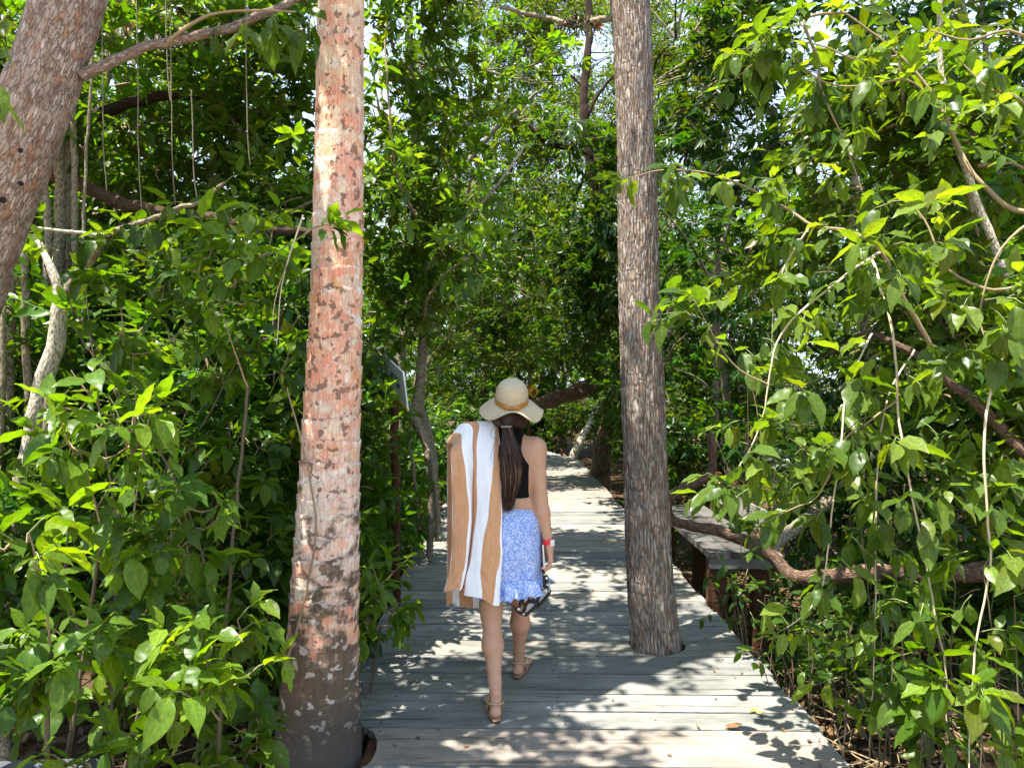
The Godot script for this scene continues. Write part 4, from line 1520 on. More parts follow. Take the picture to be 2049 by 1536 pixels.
func build_far_trees() -> void:
	# trees and shrubs that line the boardwalk, nearest first, then the forest behind them
	var r := RandomNumberGenerator.new()
	r.seed = 555
	var edge := [
		# x, z, height, spread, sprays, tint, kinds, label
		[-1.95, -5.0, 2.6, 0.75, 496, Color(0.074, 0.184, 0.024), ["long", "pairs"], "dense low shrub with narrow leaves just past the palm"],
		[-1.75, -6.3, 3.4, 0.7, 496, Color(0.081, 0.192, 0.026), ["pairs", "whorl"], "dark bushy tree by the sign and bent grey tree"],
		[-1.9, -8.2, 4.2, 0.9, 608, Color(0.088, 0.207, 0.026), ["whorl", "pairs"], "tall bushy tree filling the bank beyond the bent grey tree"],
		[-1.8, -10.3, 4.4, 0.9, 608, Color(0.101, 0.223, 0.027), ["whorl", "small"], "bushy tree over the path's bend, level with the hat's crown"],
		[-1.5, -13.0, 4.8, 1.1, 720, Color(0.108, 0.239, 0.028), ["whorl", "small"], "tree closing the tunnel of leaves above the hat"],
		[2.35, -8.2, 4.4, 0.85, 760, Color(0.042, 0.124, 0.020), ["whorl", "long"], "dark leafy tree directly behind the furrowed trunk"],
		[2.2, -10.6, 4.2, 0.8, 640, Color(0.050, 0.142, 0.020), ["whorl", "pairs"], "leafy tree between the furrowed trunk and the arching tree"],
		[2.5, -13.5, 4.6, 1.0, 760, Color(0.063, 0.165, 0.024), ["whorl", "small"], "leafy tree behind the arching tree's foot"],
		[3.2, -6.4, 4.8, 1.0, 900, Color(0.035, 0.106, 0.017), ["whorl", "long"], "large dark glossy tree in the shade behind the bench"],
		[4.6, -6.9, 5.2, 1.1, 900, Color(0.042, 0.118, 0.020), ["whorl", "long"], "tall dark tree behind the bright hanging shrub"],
		[-3.2, -5.9, 4.8, 1.0, 720, Color(0.095, 0.215, 0.026), ["whorl", "pairs"], "tall leafy tree right behind the mangrove's aerial roots"],
		[-4.6, -6.3, 4.6, 1.1, 640, Color(0.088, 0.207, 0.026), ["pairs"], "tall leafy tree behind the clump of grey stems"],
	]
	var k := 0
	for e in edge:
		var x: float = e[0]
		var z: float = e[1]
		var hgt: float = e[2]
		var w: float = e[3]
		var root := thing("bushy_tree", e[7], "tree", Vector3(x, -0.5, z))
		var line := [Vector3(x, -0.5, z), Vector3(x + r.randf_range(-0.1, 0.1), hgt * 0.3, z), Vector3(x + r.randf_range(-0.3, 0.3), hgt * 0.6, z + r.randf_range(-0.2, 0.2)), Vector3(x + r.randf_range(-0.4, 0.4), hgt, z)]
		limb("trunk", root, line, 0.06, 0.02, mats.grey_bark, 10, 0.12)
		var anchor: Array = spline(line, [1, 1, 1, 1], 0.3)[0]
		for s in 4:
			var an := r.randf() * TAU
			var b0: Vector3 = anchor[r.randi_range(1, anchor.size() - 2)]
			var b1 := b0 + Vector3(cos(an), r.randf_range(0.4, 1.0), sin(an)) * w * 0.9
			limb("branch", root, [b0, b0.lerp(b1, 0.5) + Vector3(0, 0.08, 0), b1], 0.02, 0.006, mats.grey_bark, 6)
			anchor.append(b1)
		var blobs := []
		var lv := int(hgt / 0.62)
		for s in lv:
			var y := 0.05 + hgt * (s + 0.5) / lv
			blobs.append([Vector3(x + r.randf_range(-0.35, 0.35) * w, y, z + r.randf_range(-0.5, 0.5)), Vector3(w * r.randf_range(0.8, 1.1), 0.55, 0.8), int(float(e[4]) * 0.55 / lv)])
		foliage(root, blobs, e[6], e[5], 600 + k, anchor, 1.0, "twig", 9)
		k += 1
	# the canopy that meets over the path farther in
	var arch := thing("overhanging_tree", "tree whose sparse crown meets over the middle of the boardwalk against the sky", "tree", Vector3(-1.6, -0.5, -11.5))
	var al := [Vector3(-1.6, -0.5, -11.5), Vector3(-1.7, 2.0, -11.4), Vector3(-1.2, 4.0, -11.2), Vector3(-0.4, 5.2, -11.0), Vector3(0.6, 6.0, -10.8)]
	limb("trunk", arch, al, 0.09, 0.02, mats.grey_bark, 10, 0.12)
	foliage(arch, [[Vector3(-0.6, 3.2, -11.0), Vector3(0.9, 0.6, 0.9), 260], [Vector3(0.5, 3.3, -11.6), Vector3(0.9, 0.5, 0.9), 220], [Vector3(-0.4, 4.4, -11.5), Vector3(1.0, 0.6, 0.9), 160], [Vector3(0.9, 4.6, -12.0), Vector3(0.8, 0.5, 0.9), 90], [Vector3(0.1, 5.6, -11.0), Vector3(1.1, 0.5, 0.9), 90], [Vector3(0.7, 3.0, -14.5), Vector3(1.4, 0.7, 1.0), 240], [Vector3(-0.5, 2.6, -15.5), Vector3(1.0, 0.6, 0.8), 170], [Vector3(1.3, 2.4, -16.5), Vector3(0.9, 0.5, 0.8), 130]], ["whorl", "small"], Color(0.085, 0.189, 0.021), 650, al)
	var cur := thing("overhanging_tree", "sunlit small-leaved tree whose crown closes over the path beyond the arching tree", "tree", Vector3(1.9, -0.5, -15.5))
	var cl := [Vector3(1.9, -0.5, -15.5), Vector3(2.0, 1.6, -15.3), Vector3(1.4, 3.4, -15.0), Vector3(0.4, 4.6, -14.8)]
	limb("trunk", cur, cl, 0.09, 0.02, mats.grey_bark, 10, 0.12)
	var cbl := []
	for n in 22:
		cbl.append([Vector3(r.randf_range(-2.6, 2.4), r.randf_range(2.0, 5.2), -r.randf_range(13.5, 16.5)), Vector3(0.7, 0.4, 0.6), 80])
	foliage(cur, cbl, ["small", "whorl"], Color(0.125, 0.225, 0.028), 655, cl, 1.0, "twig", 8)
	# deep forest
	for n in 40:
		var side := -1.0 if n % 2 else 1.0
		var z := -r.randf_range(9.5, 30.0)
		var x := side * r.randf_range(3.4, 9.0 + absf(z) * 0.35)
		if n >= 24:
			z = -r.randf_range(19.0, 30.0)
			x = r.randf_range(-7.0, 7.0)
		elif n < 8:
			z = -r.randf_range(6.5, 11.0)
			x = side * r.randf_range(4.5, 8.5)
		var hgt := r.randf_range(5.0, 8.5)
		if n >= 24:
			hgt = r.randf_range(5.5, 11.0)
		var root := thing("forest_tree", "dense green forest tree standing deep behind the trees along the boardwalk", "tree", Vector3(x, -0.5, z), "trees of the deep forest")
		var line := [Vector3(x, -0.5, z), Vector3(x + r.randf_range(-0.3, 0.3), hgt * 0.4, z), Vector3(x + r.randf_range(-0.8, 0.8), hgt * 0.95, z)]
		limb("trunk", root, line, r.randf_range(0.07, 0.12), 0.03, mats.grey_bark if n % 3 else mats.pale_bark, 8, 0.12)
		var blobs := []
		for s in 11:
			var y := hgt * (0.06 + 0.9 * (s + 0.5) / 11.0)
			blobs.append([Vector3(x + r.randf_range(-1.3, 1.3), y, z + r.randf_range(-1.2, 1.2)), Vector3(1.3, 0.75, 1.2), 110 if y < 5.0 else 60])
		foliage(root, blobs, ["whorl", "small"], Color(0.095, 0.201, 0.022), 700 + n, spline(line, [1, 1, 1], 0.8)[0], 1.25, "twig", 10)
	# the forest that closes the view everywhere behind
	var wall := thing("forest", "distant green forest closing the view behind all the trees", "forest", Vector3(0, 0, -34.0))
	wall.set_meta("kind", "stuff")
	var wb := []
	for n in 70:
		var an := lerpf(-1.05, 1.05, n / 69.0)
		var dist := 34.0 + r.randf_range(-2.0, 2.0)
		wb.append([Vector3(sin(an) * dist, r.randf_range(0.6, 2.6), -cos(an) * dist), Vector3(1.8, 2.0, 1.2), 90])
	foliage(wall, wb, ["whorl"], Color(0.095, 0.19, 0.024), 790, [], 2.4, "twig", 15)
	# tall thin trees with small leaves against the sky
	for n in 6:
		var t: Array = [[1010, 21.5], [1120, 22.5], [960, 20.5], [1190, 21.5], [1330, 15.0], [1430, 17.0]][n]
		var px: float = t[0]
		var z: float = t[1]
		var labels := ["tall thin tree with lacy small leaves right above the walker's hat", "tall thin tree with lacy leaves and crossing branches left of the furrowed trunk", "tall pale tree with small yellowish leaves, top left of the path's sky gap", "tall airy tree with fine dark branches touching the furrowed trunk's edge", "tall airy tree just right of the furrowed trunk, top of the picture", "tall airy tree between the furrowed trunk and the bright shrub's crown"]
		var root := thing("tall_tree", labels[n], "tree", Vector3((px - 1024.0) / FOCAL * z, -0.5, -z))
		var line := pts([px, 950, z, px + r.randf_range(-20, 20), 500, z, px + r.randf_range(-30, 30), 200, z, px + r.randf_range(-40, 40), -150, z, px, -400, z])
		limb("trunk", root, line, 0.08, 0.03, mats.grey_bark, 8, 0.15)
		var anchor: Array = spline(line, [1, 1, 1, 1, 1], 0.5)[0]
		for s in 13:
			var a: Vector3 = anchor[r.randi_range(int(anchor.size() * 0.45), anchor.size() - 1)]
			var an := r.randf() * TAU
			var e := a + Vector3(cos(an) * r.randf_range(0.8, 1.9), r.randf_range(0.2, 1.3), sin(an) * 1.0)
			var m := a.lerp(e, 0.5) + Vector3(r.randf_range(-0.2, 0.2), r.randf_range(-0.25, 0.25), 0)
			limb("branch", root, [a, m, e], 0.026, 0.009, mats.dark_bark if s % 2 else mats.grey_bark, 6, 0.2)
			anchor.append(e)
			anchor.append(m)
		var blobs := []
		for s in 26:
			var q := z / 15.0
			var y := r.randf_range(3.2, 9.5) * q
			blobs.append([Vector3((px - 1024.0) / FOCAL * z + r.randf_range(-1.6, 1.6) * q, y, -z + r.randf_range(-0.8, 0.8)), Vector3(0.85, 0.45, 0.7) * q, 54])
		if n >= 4:
			for s in 14:
				blobs.append([at(r.randf_range(1300, 1500), r.randf_range(-60, 300), z + r.randf_range(-1, 1)), Vector3(0.7, 0.4, 0.6), 60])
		foliage(root, blobs, ["small"], Color(0.130, 0.224, 0.026), 800 + n, anchor, 1.15 * lerpf(1.0, z / 15.0, 0.7), "dark_twig", 6)


func build_shrubs() -> void:
	# ---- bright shrub on the right, its branches hanging over the bench
	var root := thing("hanging_shrub", "sunlit light green shrub with long pale stems hanging down beside the bench", "shrub", at(1985, 1300, 3.4))
	var limbs := [
		[[2140, 980, 3.3, 2040, 890, 3.4, 1960, 810, 3.45, 1890, 755, 3.5, 1820, 705, 3.6, 1745, 668, 3.7, 1690, 690, 3.8, 1640, 720, 3.9], 0.036, 0.012, "dead_bark", 0.0],
		[[2020, 560, 3.9, 1978, 465, 3.9, 1945, 370, 3.9, 1905, 270, 3.9, 1893, 200, 3.9, 1882, 100, 3.9, 1880, -60, 3.9], 0.026, 0.02, "pale_bark", 0.0],
		[[2070, 430, 3.4, 2010, 410, 3.45, 1950, 350, 3.5, 1905, 270, 3.6, 1870, 195, 3.65, 1810, 120, 3.7, 1750, 70, 3.7, 1690, 25, 3.7], 0.017, 0.008, "twig", 0.3],
		[[1890, 740, 3.5, 1800, 580, 3.45, 1762, 500, 3.4, 1700, 462, 3.45, 1630, 452, 3.5, 1565, 412, 3.6, 1490, 372, 3.7, 1410, 345, 3.8, 1330, 340, 3.85, 1275, 352, 3.9], 0.016, 0.004, "twig", 0.2],
		[[1762, 505, 3.4, 1700, 545, 3.3, 1625, 605, 3.25, 1575, 652, 3.2, 1548, 700, 3.2, 1538, 770, 3.2, 1520, 860, 3.2, 1470, 945, 3.2, 1430, 970, 3.2], 0.009, 0.004, "pale_twig", 0.1],
		[[1745, 520, 3.2, 1762, 570, 3.1, 1782, 640, 3.05, 1792, 720, 3.0, 1797, 800, 3.0, 1803, 870, 2.95, 1818, 960, 2.9, 1848, 1100, 2.85, 1872, 1240, 2.8, 1893, 1340, 2.8, 1896, 1540, 2.8], 0.009, 0.005, "pale_twig", 0.05],
		[[1745, 668, 3.6, 1715, 730, 3.4, 1692, 800, 3.2, 1682, 900, 3.1, 1662, 1050, 3.0, 1645, 1170, 3.0, 1610, 1230, 3.0, 1575, 1255, 3.0], 0.007, 0.004, "pale_twig", 0.3],
		[[1830, 700, 3.4, 1775, 800, 3.2, 1756, 950, 3.1, 1752, 1150, 3.05, 1750, 1300, 3.0, 1745, 1400, 3.0], 0.006, 0.004, "pale_twig", 0.2],
		[[2060, 620, 2.8, 1990, 760, 2.75, 1970, 900, 2.7, 1978, 1050, 2.7, 1983, 1130, 2.7, 1958, 1260, 2.7, 1946, 1380, 2.65, 1940, 1560, 2.6], 0.008, 0.005, "pale_twig", 0.25],
		[[1620, 455, 3.5, 1572, 530, 3.45, 1550, 600, 3.4, 1545, 680, 3.4], 0.007, 0.003, "pale_twig", 0.2],
		[[2080, 560, 3.1, 1990, 580, 3.1, 1900, 540, 3.15, 1850, 440, 3.2, 1810, 400, 3.25, 1770, 410, 3.3], 0.01, 0.004, "twig", 0.2],
		[[1800, 110, 3.7, 1720, 120, 3.6, 1640, 90, 3.6, 1560, 80, 3.6, 1480, 100, 3.6], 0.008, 0.004, "twig", 0.1],
		[[1905, 270, 3.6, 1830, 165, 3.6, 1740, 170, 3.5, 1650, 165, 3.55, 1560, 100, 3.6, 1480, 150, 3.6], 0.008, 0.004, "twig", 0.15],
		[[1690, 25, 3.7, 1610, 40, 3.6, 1640, 120, 3.6, 1640, 170, 3.6, 1680, 260, 3.6, 1725, 380, 3.6], 0.012, 0.006, "twig", 0.2],
		[[2100, 100, 3.0, 2020, 60, 3.0, 1940, 80, 3.1, 1860, 60, 3.2], 0.01, 0.004, "twig", 0.1],
		[[2100, 250, 3.0, 2030, 190, 3.0, 1980, 180, 3.05, 1920, 120, 3.1], 0.01, 0.004, "twig", 0.1],
		[[2110, 420, 2.8, 2040, 460, 2.8, 1990, 520, 2.8, 1960, 640, 2.8, 1990, 700, 2.75], 0.009, 0.004, "twig", 0.1],
		[[1540, 770, 3.2, 1480, 740, 3.2, 1440, 690, 3.2, 1400, 620, 3.25], 0.006, 0.003, "twig", 0.2],
		[[1797, 800, 3.0, 1730, 850, 2.95, 1690, 880, 2.9, 1640, 990, 2.9, 1600, 1010, 2.9, 1540, 1040, 2.9], 0.006, 0.003, "twig", 0.2],
	]
	var tips := []
	var k := 0
	for l in limbs:
		var p := pts(l[0])
		limb("branch" if l[1] > 0.012 else "stem", root, p, l[1] * (0.72 if l[1] < 0.02 else 0.9), l[2] * 0.6, mats[l[3]], 12 if l[1] > 0.012 else 6, 0.12, 0.05)
		if l[4] > 0.0:
			tips.append_array(tips_along(p, 0.085, 40 + k, l[4], 0.15, -0.15))
		k += 1
	tips.append_array(tips_in(at(1850, 470, 3.0), Vector3(0.35, 0.22, 0.2), 12, 71))
	tips.append_array(tips_in(at(1690, 800, 3.0), Vector3(0.4, 0.25, 0.2), 10, 72))
	tips.append_array(tips_in(at(1960, 620, 2.8), Vector3(0.22, 0.3, 0.15), 14, 73))
	tips.append_array(tips_in(at(1430, 640, 3.5), Vector3(0.25, 0.25, 0.2), 10, 76))
	tips.append_array(tips_in(at(1950, 1000, 2.8), Vector3(0.2, 0.25, 0.15), 10, 77))
	tips.append_array(tips_in(at(1900, 180, 3.3), Vector3(0.35, 0.3, 0.2), 8, 78))
	tips.append_array(tips_in(at(1560, 960, 3.0), Vector3(0.25, 0.14, 0.12), 9, 74))
	tips.append_array(tips_in(at(1500, 60, 3.6), Vector3(0.2, 0.2, 0.15), 8, 75))
	leaves_at(root, tips, Color(0.110, 0.195, 0.040), 501, 0.117, [0, 1, 2, 3], 4, 7, 0.45)
	foliage(root, [bl(1700, 200, 4.3, 200, 150, 0.4, 110), bl(1930, 350, 4.2, 150, 200, 0.4, 130), bl(1850, 650, 4.0, 200, 130, 0.4, 120), bl(1980, 850, 3.7, 120, 150, 0.4, 120), bl(1600, 480, 4.5, 120, 120, 0.4, 70)], ["pairs"], Color(0.100, 0.195, 0.024), 502, pts([1890, 740, 3.6, 1905, 270, 3.9, 1745, 668, 3.7]))

	# ---- low growth on the right
	var low := [
		[1960, 1300, 2.75, 110, 190, 16, Color(0.105, 0.212, 0.025), 0.122, "bright broad-leaved bush in the sunny lower corner of the picture", 511],
		[1800, 1130, 3.4, 90, 120, 12, Color(0.090, 0.189, 0.022), 0.104, "leafy young plants growing up against the dead branch from below", 512],
		[1480, 1160, 4.6, 80, 90, 26, Color(0.050, 0.118, 0.017), 0.067, "small dark creeper around the bench's leg", 513],
		[1620, 1290, 3.8, 120, 80, 22, Color(0.060, 0.136, 0.018), 0.079, "low creeping weeds on the soil along the boardwalk's edge", 514],
		[1860, 1440, 2.9, 130, 60, 14, Color(0.085, 0.177, 0.022), 0.104, "seedlings among dry leaves at the bottom of the picture", 515],
	]
	for l in low:
		var c := at(l[0], l[1], l[2])
		var s := thing("ground_shrub", l[8], "shrub", Vector3(c.x, ground_y(c.x, c.z), c.z))
		var tp := tips_in(c, Vector3(l[3] / FOCAL * l[2], l[4] / FOCAL * l[2], 0.3), l[5], l[9], Vector3(-0.1, 0.5, 0.5))
		var ok := []
		for t in tp:
			if t[0].y > ground_y(t[0].x, t[0].z) and not (t[0].x < deck_right and t[0].y < 0.06):
				ok.append(t)
		var r := RandomNumberGenerator.new()
		r.seed = l[9]
		for t in ok:
			if r.randf() < 0.6:
				var g := Vector3(t[0].x + r.randf_range(-0.1, 0.15), 0, t[0].z + r.randf_range(-0.1, 0.1))
				g.x = maxf(g.x, deck_right + 0.05)
				g.y = ground_y(g.x, g.z)
				limb("stem", s, [g, g.lerp(t[0], 0.5) + Vector3(r.randf_range(-0.04, 0.04), 0.03, 0), t[0]], 0.004, 0.002, mats.dark_twig, 5, 0.1)
		leaves_at(s, ok, l[6], l[9], l[7], [0, 1, 2, 3, 4], 4, 7, 0.25)
	# dark undergrowth behind the bench and under the dead branch
	var und := thing("undergrowth", "dark tangled undergrowth below the dead branch and behind the bench", "undergrowth", Vector3(2.6, -0.3, -5.5))
	und.set_meta("kind", "stuff")
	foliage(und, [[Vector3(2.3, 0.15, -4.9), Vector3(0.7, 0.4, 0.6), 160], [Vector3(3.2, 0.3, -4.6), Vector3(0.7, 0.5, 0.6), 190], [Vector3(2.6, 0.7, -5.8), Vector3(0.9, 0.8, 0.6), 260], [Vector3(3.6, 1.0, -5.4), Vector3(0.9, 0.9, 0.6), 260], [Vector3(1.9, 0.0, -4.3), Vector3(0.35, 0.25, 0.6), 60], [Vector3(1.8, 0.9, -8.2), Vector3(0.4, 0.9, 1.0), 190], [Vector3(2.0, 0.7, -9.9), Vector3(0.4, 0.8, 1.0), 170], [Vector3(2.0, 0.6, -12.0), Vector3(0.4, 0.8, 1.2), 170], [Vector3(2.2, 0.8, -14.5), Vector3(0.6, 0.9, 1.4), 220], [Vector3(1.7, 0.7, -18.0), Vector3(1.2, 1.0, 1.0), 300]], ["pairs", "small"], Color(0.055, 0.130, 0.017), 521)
	var und2 := thing("undergrowth", "dark undergrowth crowding the boardwalk's edge from the palm to the far bend", "undergrowth", Vector3(-1.5, -0.3, -7.0))
	und2.set_meta("kind", "stuff")
	foliage(und2, [[Vector3(-1.35, 0.1, -4.6), Vector3(0.4, 0.4, 0.5), 120], [Vector3(-1.35, 0.2, -5.6), Vector3(0.42, 0.5, 0.6), 170], [Vector3(-1.3, 0.25, -6.8), Vector3(0.4, 0.6, 0.7), 180], [Vector3(-1.3, 0.4, -8.2), Vector3(0.4, 0.7, 0.8), 190], [Vector3(-1.3, 0.5, -10.0), Vector3(0.4, 0.8, 1.0), 190], [Vector3(-1.2, 0.6, -12.0), Vector3(0.4, 0.9, 1.2), 200], [Vector3(-0.6, 0.9, -18.6), Vector3(1.4, 1.1, 0.5), 380], [Vector3(0.9, 1.0, -20.0), Vector3(1.2, 1.3, 0.6), 330], [Vector3(2.4, 1.0, -18.5), Vector3(0.8, 1.2, 0.8), 200], [Vector3(0.0, 2.6, -19.5), Vector3(2.2, 0.8, 0.8), 330], [Vector3(-2.2, 0.6, -16.5), Vector3(0.8, 1.0, 1.2), 240]], ["pairs", "long"], Color(0.088, 0.218, 0.029), 522)

	# ---- shrubs on the left
	var left := [
		# px, py, z, rx, ry, tips, tint, leaf size, label, seed, base px
		[490, 520, 2.95, 105, 100, 24, Color(0.095, 0.198, 0.025), 0.102, "bush with mid green leaves reaching in front of the palm trunk", 531, [430, 1350]],
		[460, 690, 3.45, 130, 90, 24, Color(0.084, 0.185, 0.022), 0.102, "bush of pointed green leaves level with the palm's reddest rings", 532, [380, 1350]],
		[190, 850, 2.35, 110, 90, 19, Color(0.112, 0.225, 0.027), 0.102, "large-leaved light green bush across the forked trunk", 533, [90, 1500]],
		[335, 1060, 2.55, 115, 85, 30, Color(0.095, 0.198, 0.025), 0.104, "bush with a fan of overlapping green leaves at knee height, left of the palm", 534, [110, 1480]],
		[420, 1330, 2.3, 90, 90, 24, Color(0.123, 0.237, 0.027), 0.104, "bright yellow-green bush with chewed leaves at the palm's foot", 535, [390, 1600]],
		[110, 1330, 2.1, 120, 120, 20, Color(0.078, 0.171, 0.024), 0.102, "broad-leaved dark green bush above the grey plastic box", 536, [60, 1650]],
		[40, 1090, 1.9, 45, 100, 8, Color(0.115, 0.215, 0.026), 0.102, "yellow-green shoot at the very edge of the picture, beside the forked trunk", 537, [90, 1500]],
		[520, 1090, 3.5, 75, 170, 34, Color(0.067, 0.152, 0.021), 0.104, "dark green bush pressed against the palm's lower trunk", 538, [470, 1500]],
		[765, 1190, 3.75, 42, 110, 17, Color(0.106, 0.218, 0.025), 0.104, "small leafy bush leaning over the planks from behind the palm", 539, [715, 1400]],
		[330, 1230, 2.7, 150, 85, 28, Color(0.067, 0.152, 0.021), 0.104, "shaded green bush between the fan of leaves and the chewed bush", 540, [260, 1500]],
		[250, 640, 3.2, 130, 90, 18, Color(0.073, 0.159, 0.021), 0.102, "shaded bush right of the fork in the pale trunk", 541, [230, 1300]],
		[250, 1490, 2.15, 110, 60, 13, Color(0.090, 0.185, 0.025), 0.102, "broad green leaves spreading over the bottom edge of the picture, left of the chewed bush", 543, [240, 1700]],
		[490, 1500, 2.5, 60, 60, 13, Color(0.073, 0.157, 0.022), 0.102, "dark green leaves crowding against the palm's dark foot at the picture's bottom", 544, [470, 1700]],
		[420, 900, 3.5, 140, 90, 28, Color(0.062, 0.146, 0.019), 0.102, "deep green bush in the gloom left of the palm, at hip height", 542, [400, 1350]],
	]
	for l in left:
		var c := at(l[0], l[1], l[2])
		var bp := at(l[10][0], l[10][1], l[2] + 0.1)
		bp.y = ground_y(bp.x, bp.z)
		var s := thing("leafy_bush", l[8], "bush", bp)
		var tp := tips_in(c, Vector3(l[3] / FOCAL * l[2], l[4] / FOCAL * l[2], 0.22), l[5], l[9], Vector3(0.1, 0.35, 0.55))
		var r := RandomNumberGenerator.new()
		r.seed = l[9]
		var hub := bp.lerp(c, 0.8) + Vector3(0, 0, -0.1)
		limb("stem", s, [bp, bp.lerp(hub, 0.5) + Vector3(r.randf_range(-0.06, 0.06), 0, 0), hub], 0.009, 0.006, mats.dark_twig, 8, 0.1)
		tp.sort_custom(func(a, b): return a[0].distance_to(hub) < b[0].distance_to(hub))
		var grown := [hub]
		for t in tp:
			var q: Vector3 = hub
			for g in grown:
				if g.distance_to(t[0]) < q.distance_to(t[0]):
					q = g
			grown.append(t[0])
			limb("stem", s, [q, q.lerp(t[0], 0.5) + Vector3(0, -0.03, -0.02), t[0]], 0.0045, 0.002, mats.twig, 5, 0.1)
		if l[9] == 531:
			tp.append([at(628, 455, 2.9), Vector3(0.9, 0.1, 0.2), 1.0])
			tp.append([at(655, 445, 2.9), Vector3(0.9, 0.25, 0.3), 1.0])
			limb("stem", s, pts([500, 520, 2.95, 560, 500, 2.92, 628, 455, 2.9]), 0.005, 0.003, mats.green_twig, 5)
			limb("dry_twig", s, pts([606, 430, 2.8, 590, 480, 2.78, 570, 540, 2.77, 560, 600, 2.77, 553, 690, 2.77]), 0.0035, 0.0015, mats.pale_twig, 5)
			limb("dry_twig", s, pts([575, 520, 2.77, 550, 600, 2.77, 545, 650, 2.77]), 0.002, 0.001, mats.pale_twig, 5)
		leaves_at(s, tp, l[6], l[9], l[7], [0, 1, 2, 3, 4, 5] if l[9] in [534, 535, 531] else [0, 1, 2, 3], 5, 8, 0.35)
	# thick dark growth behind them
	var und3 := thing("undergrowth", "shaded thicket behind the bushes left of the palm", "undergrowth", Vector3(-2.0, -0.3, -4.2))
	und3.set_meta("kind", "stuff")
	foliage(und3, [bl(150, 1150, 3.5, 230, 220, 0.4, 260), bl(430, 1200, 3.6, 190, 220, 0.4, 260), bl(430, 850, 4.0, 200, 180, 0.4, 260), bl(150, 800, 4.2, 200, 180, 0.4, 230), bl(330, 620, 4.6, 230, 120, 0.4, 230), bl(560, 700, 4.4, 100, 200, 0.4, 200), bl(-100, 900, 4.0, 200, 400, 0.5, 330), bl(680, 1000, 4.6, 90, 200, 0.4, 180), bl(725, 840, 5.4, 40, 100, 0.4, 60)], ["pairs", "whorl"], Color(0.090, 0.212, 0.029), 551)
	# bare stems seen through the leaves
	var tw := thing("bare_shrub", "leafless tan stems crossing in the gloom between the bushes and the palm", "shrub", Vector3(-1.7, -0.4, -3.6))
	var r2 := RandomNumberGenerator.new()
	r2.seed = 91
	for n in 14:
		var p0 := at(r2.randf_range(40, 600), 1350, r2.randf_range(3.0, 4.2))
		var p1 := at(r2.randf_range(20, 640), r2.randf_range(450, 1000), -p0.z)
		limb("stem", tw, [p0, p0.lerp(p1, 0.5) + Vector3(r2.randf_range(-0.15, 0.15), 0, 0), p1], r2.randf_range(0.004, 0.008), 0.003, mats.dark_twig if n % 3 else mats.twig, 6, 0.12)
	var tw2 := thing("bare_shrub", "leafless grey stems tangled behind the furrowed trunk and the bench", "shrub", Vector3(2.2, -0.4, -5.6))
	for n in 30:
		var p0 := Vector3(r2.randf_range(1.6, 4.2), -0.3, -r2.randf_range(5.0, 7.5))
		var p1 := p0 + Vector3(r2.randf_range(-0.8, 0.8), r2.randf_range(0.8, 2.6), r2.randf_range(-0.4, 0.4))
		if p0.x < 2.1 and p0.z > -7.5 and p0.z < -5.2:
			p0.x += 0.6
			p1.x += 0.6
		limb("stem", tw2, [p0, p0.lerp(p1, 0.5) + Vector3(r2.randf_range(-0.15, 0.15), 0, 0), p1], r2.randf_range(0.004, 0.009), 0.003, mats.dark_twig if n % 3 else mats.twig, 6, 0.12)


# ---------------------------------------------------------------- signs
func slab(b: Buf, o: Vector3, u: Vector3, v: Vector3, thick: float) -> void:
	var n := u.cross(v).normalized() * thick * 0.5
	var q := [o, o + u, o + u + v, o + v]
	b.flat_quad(q[0] + n, q[1] + n, q[2] + n, q[3] + n)
	b.flat_quad(q[1] - n, q[0] - n, q[3] - n, q[2] - n)
	for k in 4:
		var a: Vector3 = q[k]
		var c: Vector3 = q[(k + 1) % 4]
		b.flat_quad(a - n, c - n, c + n, a + n)


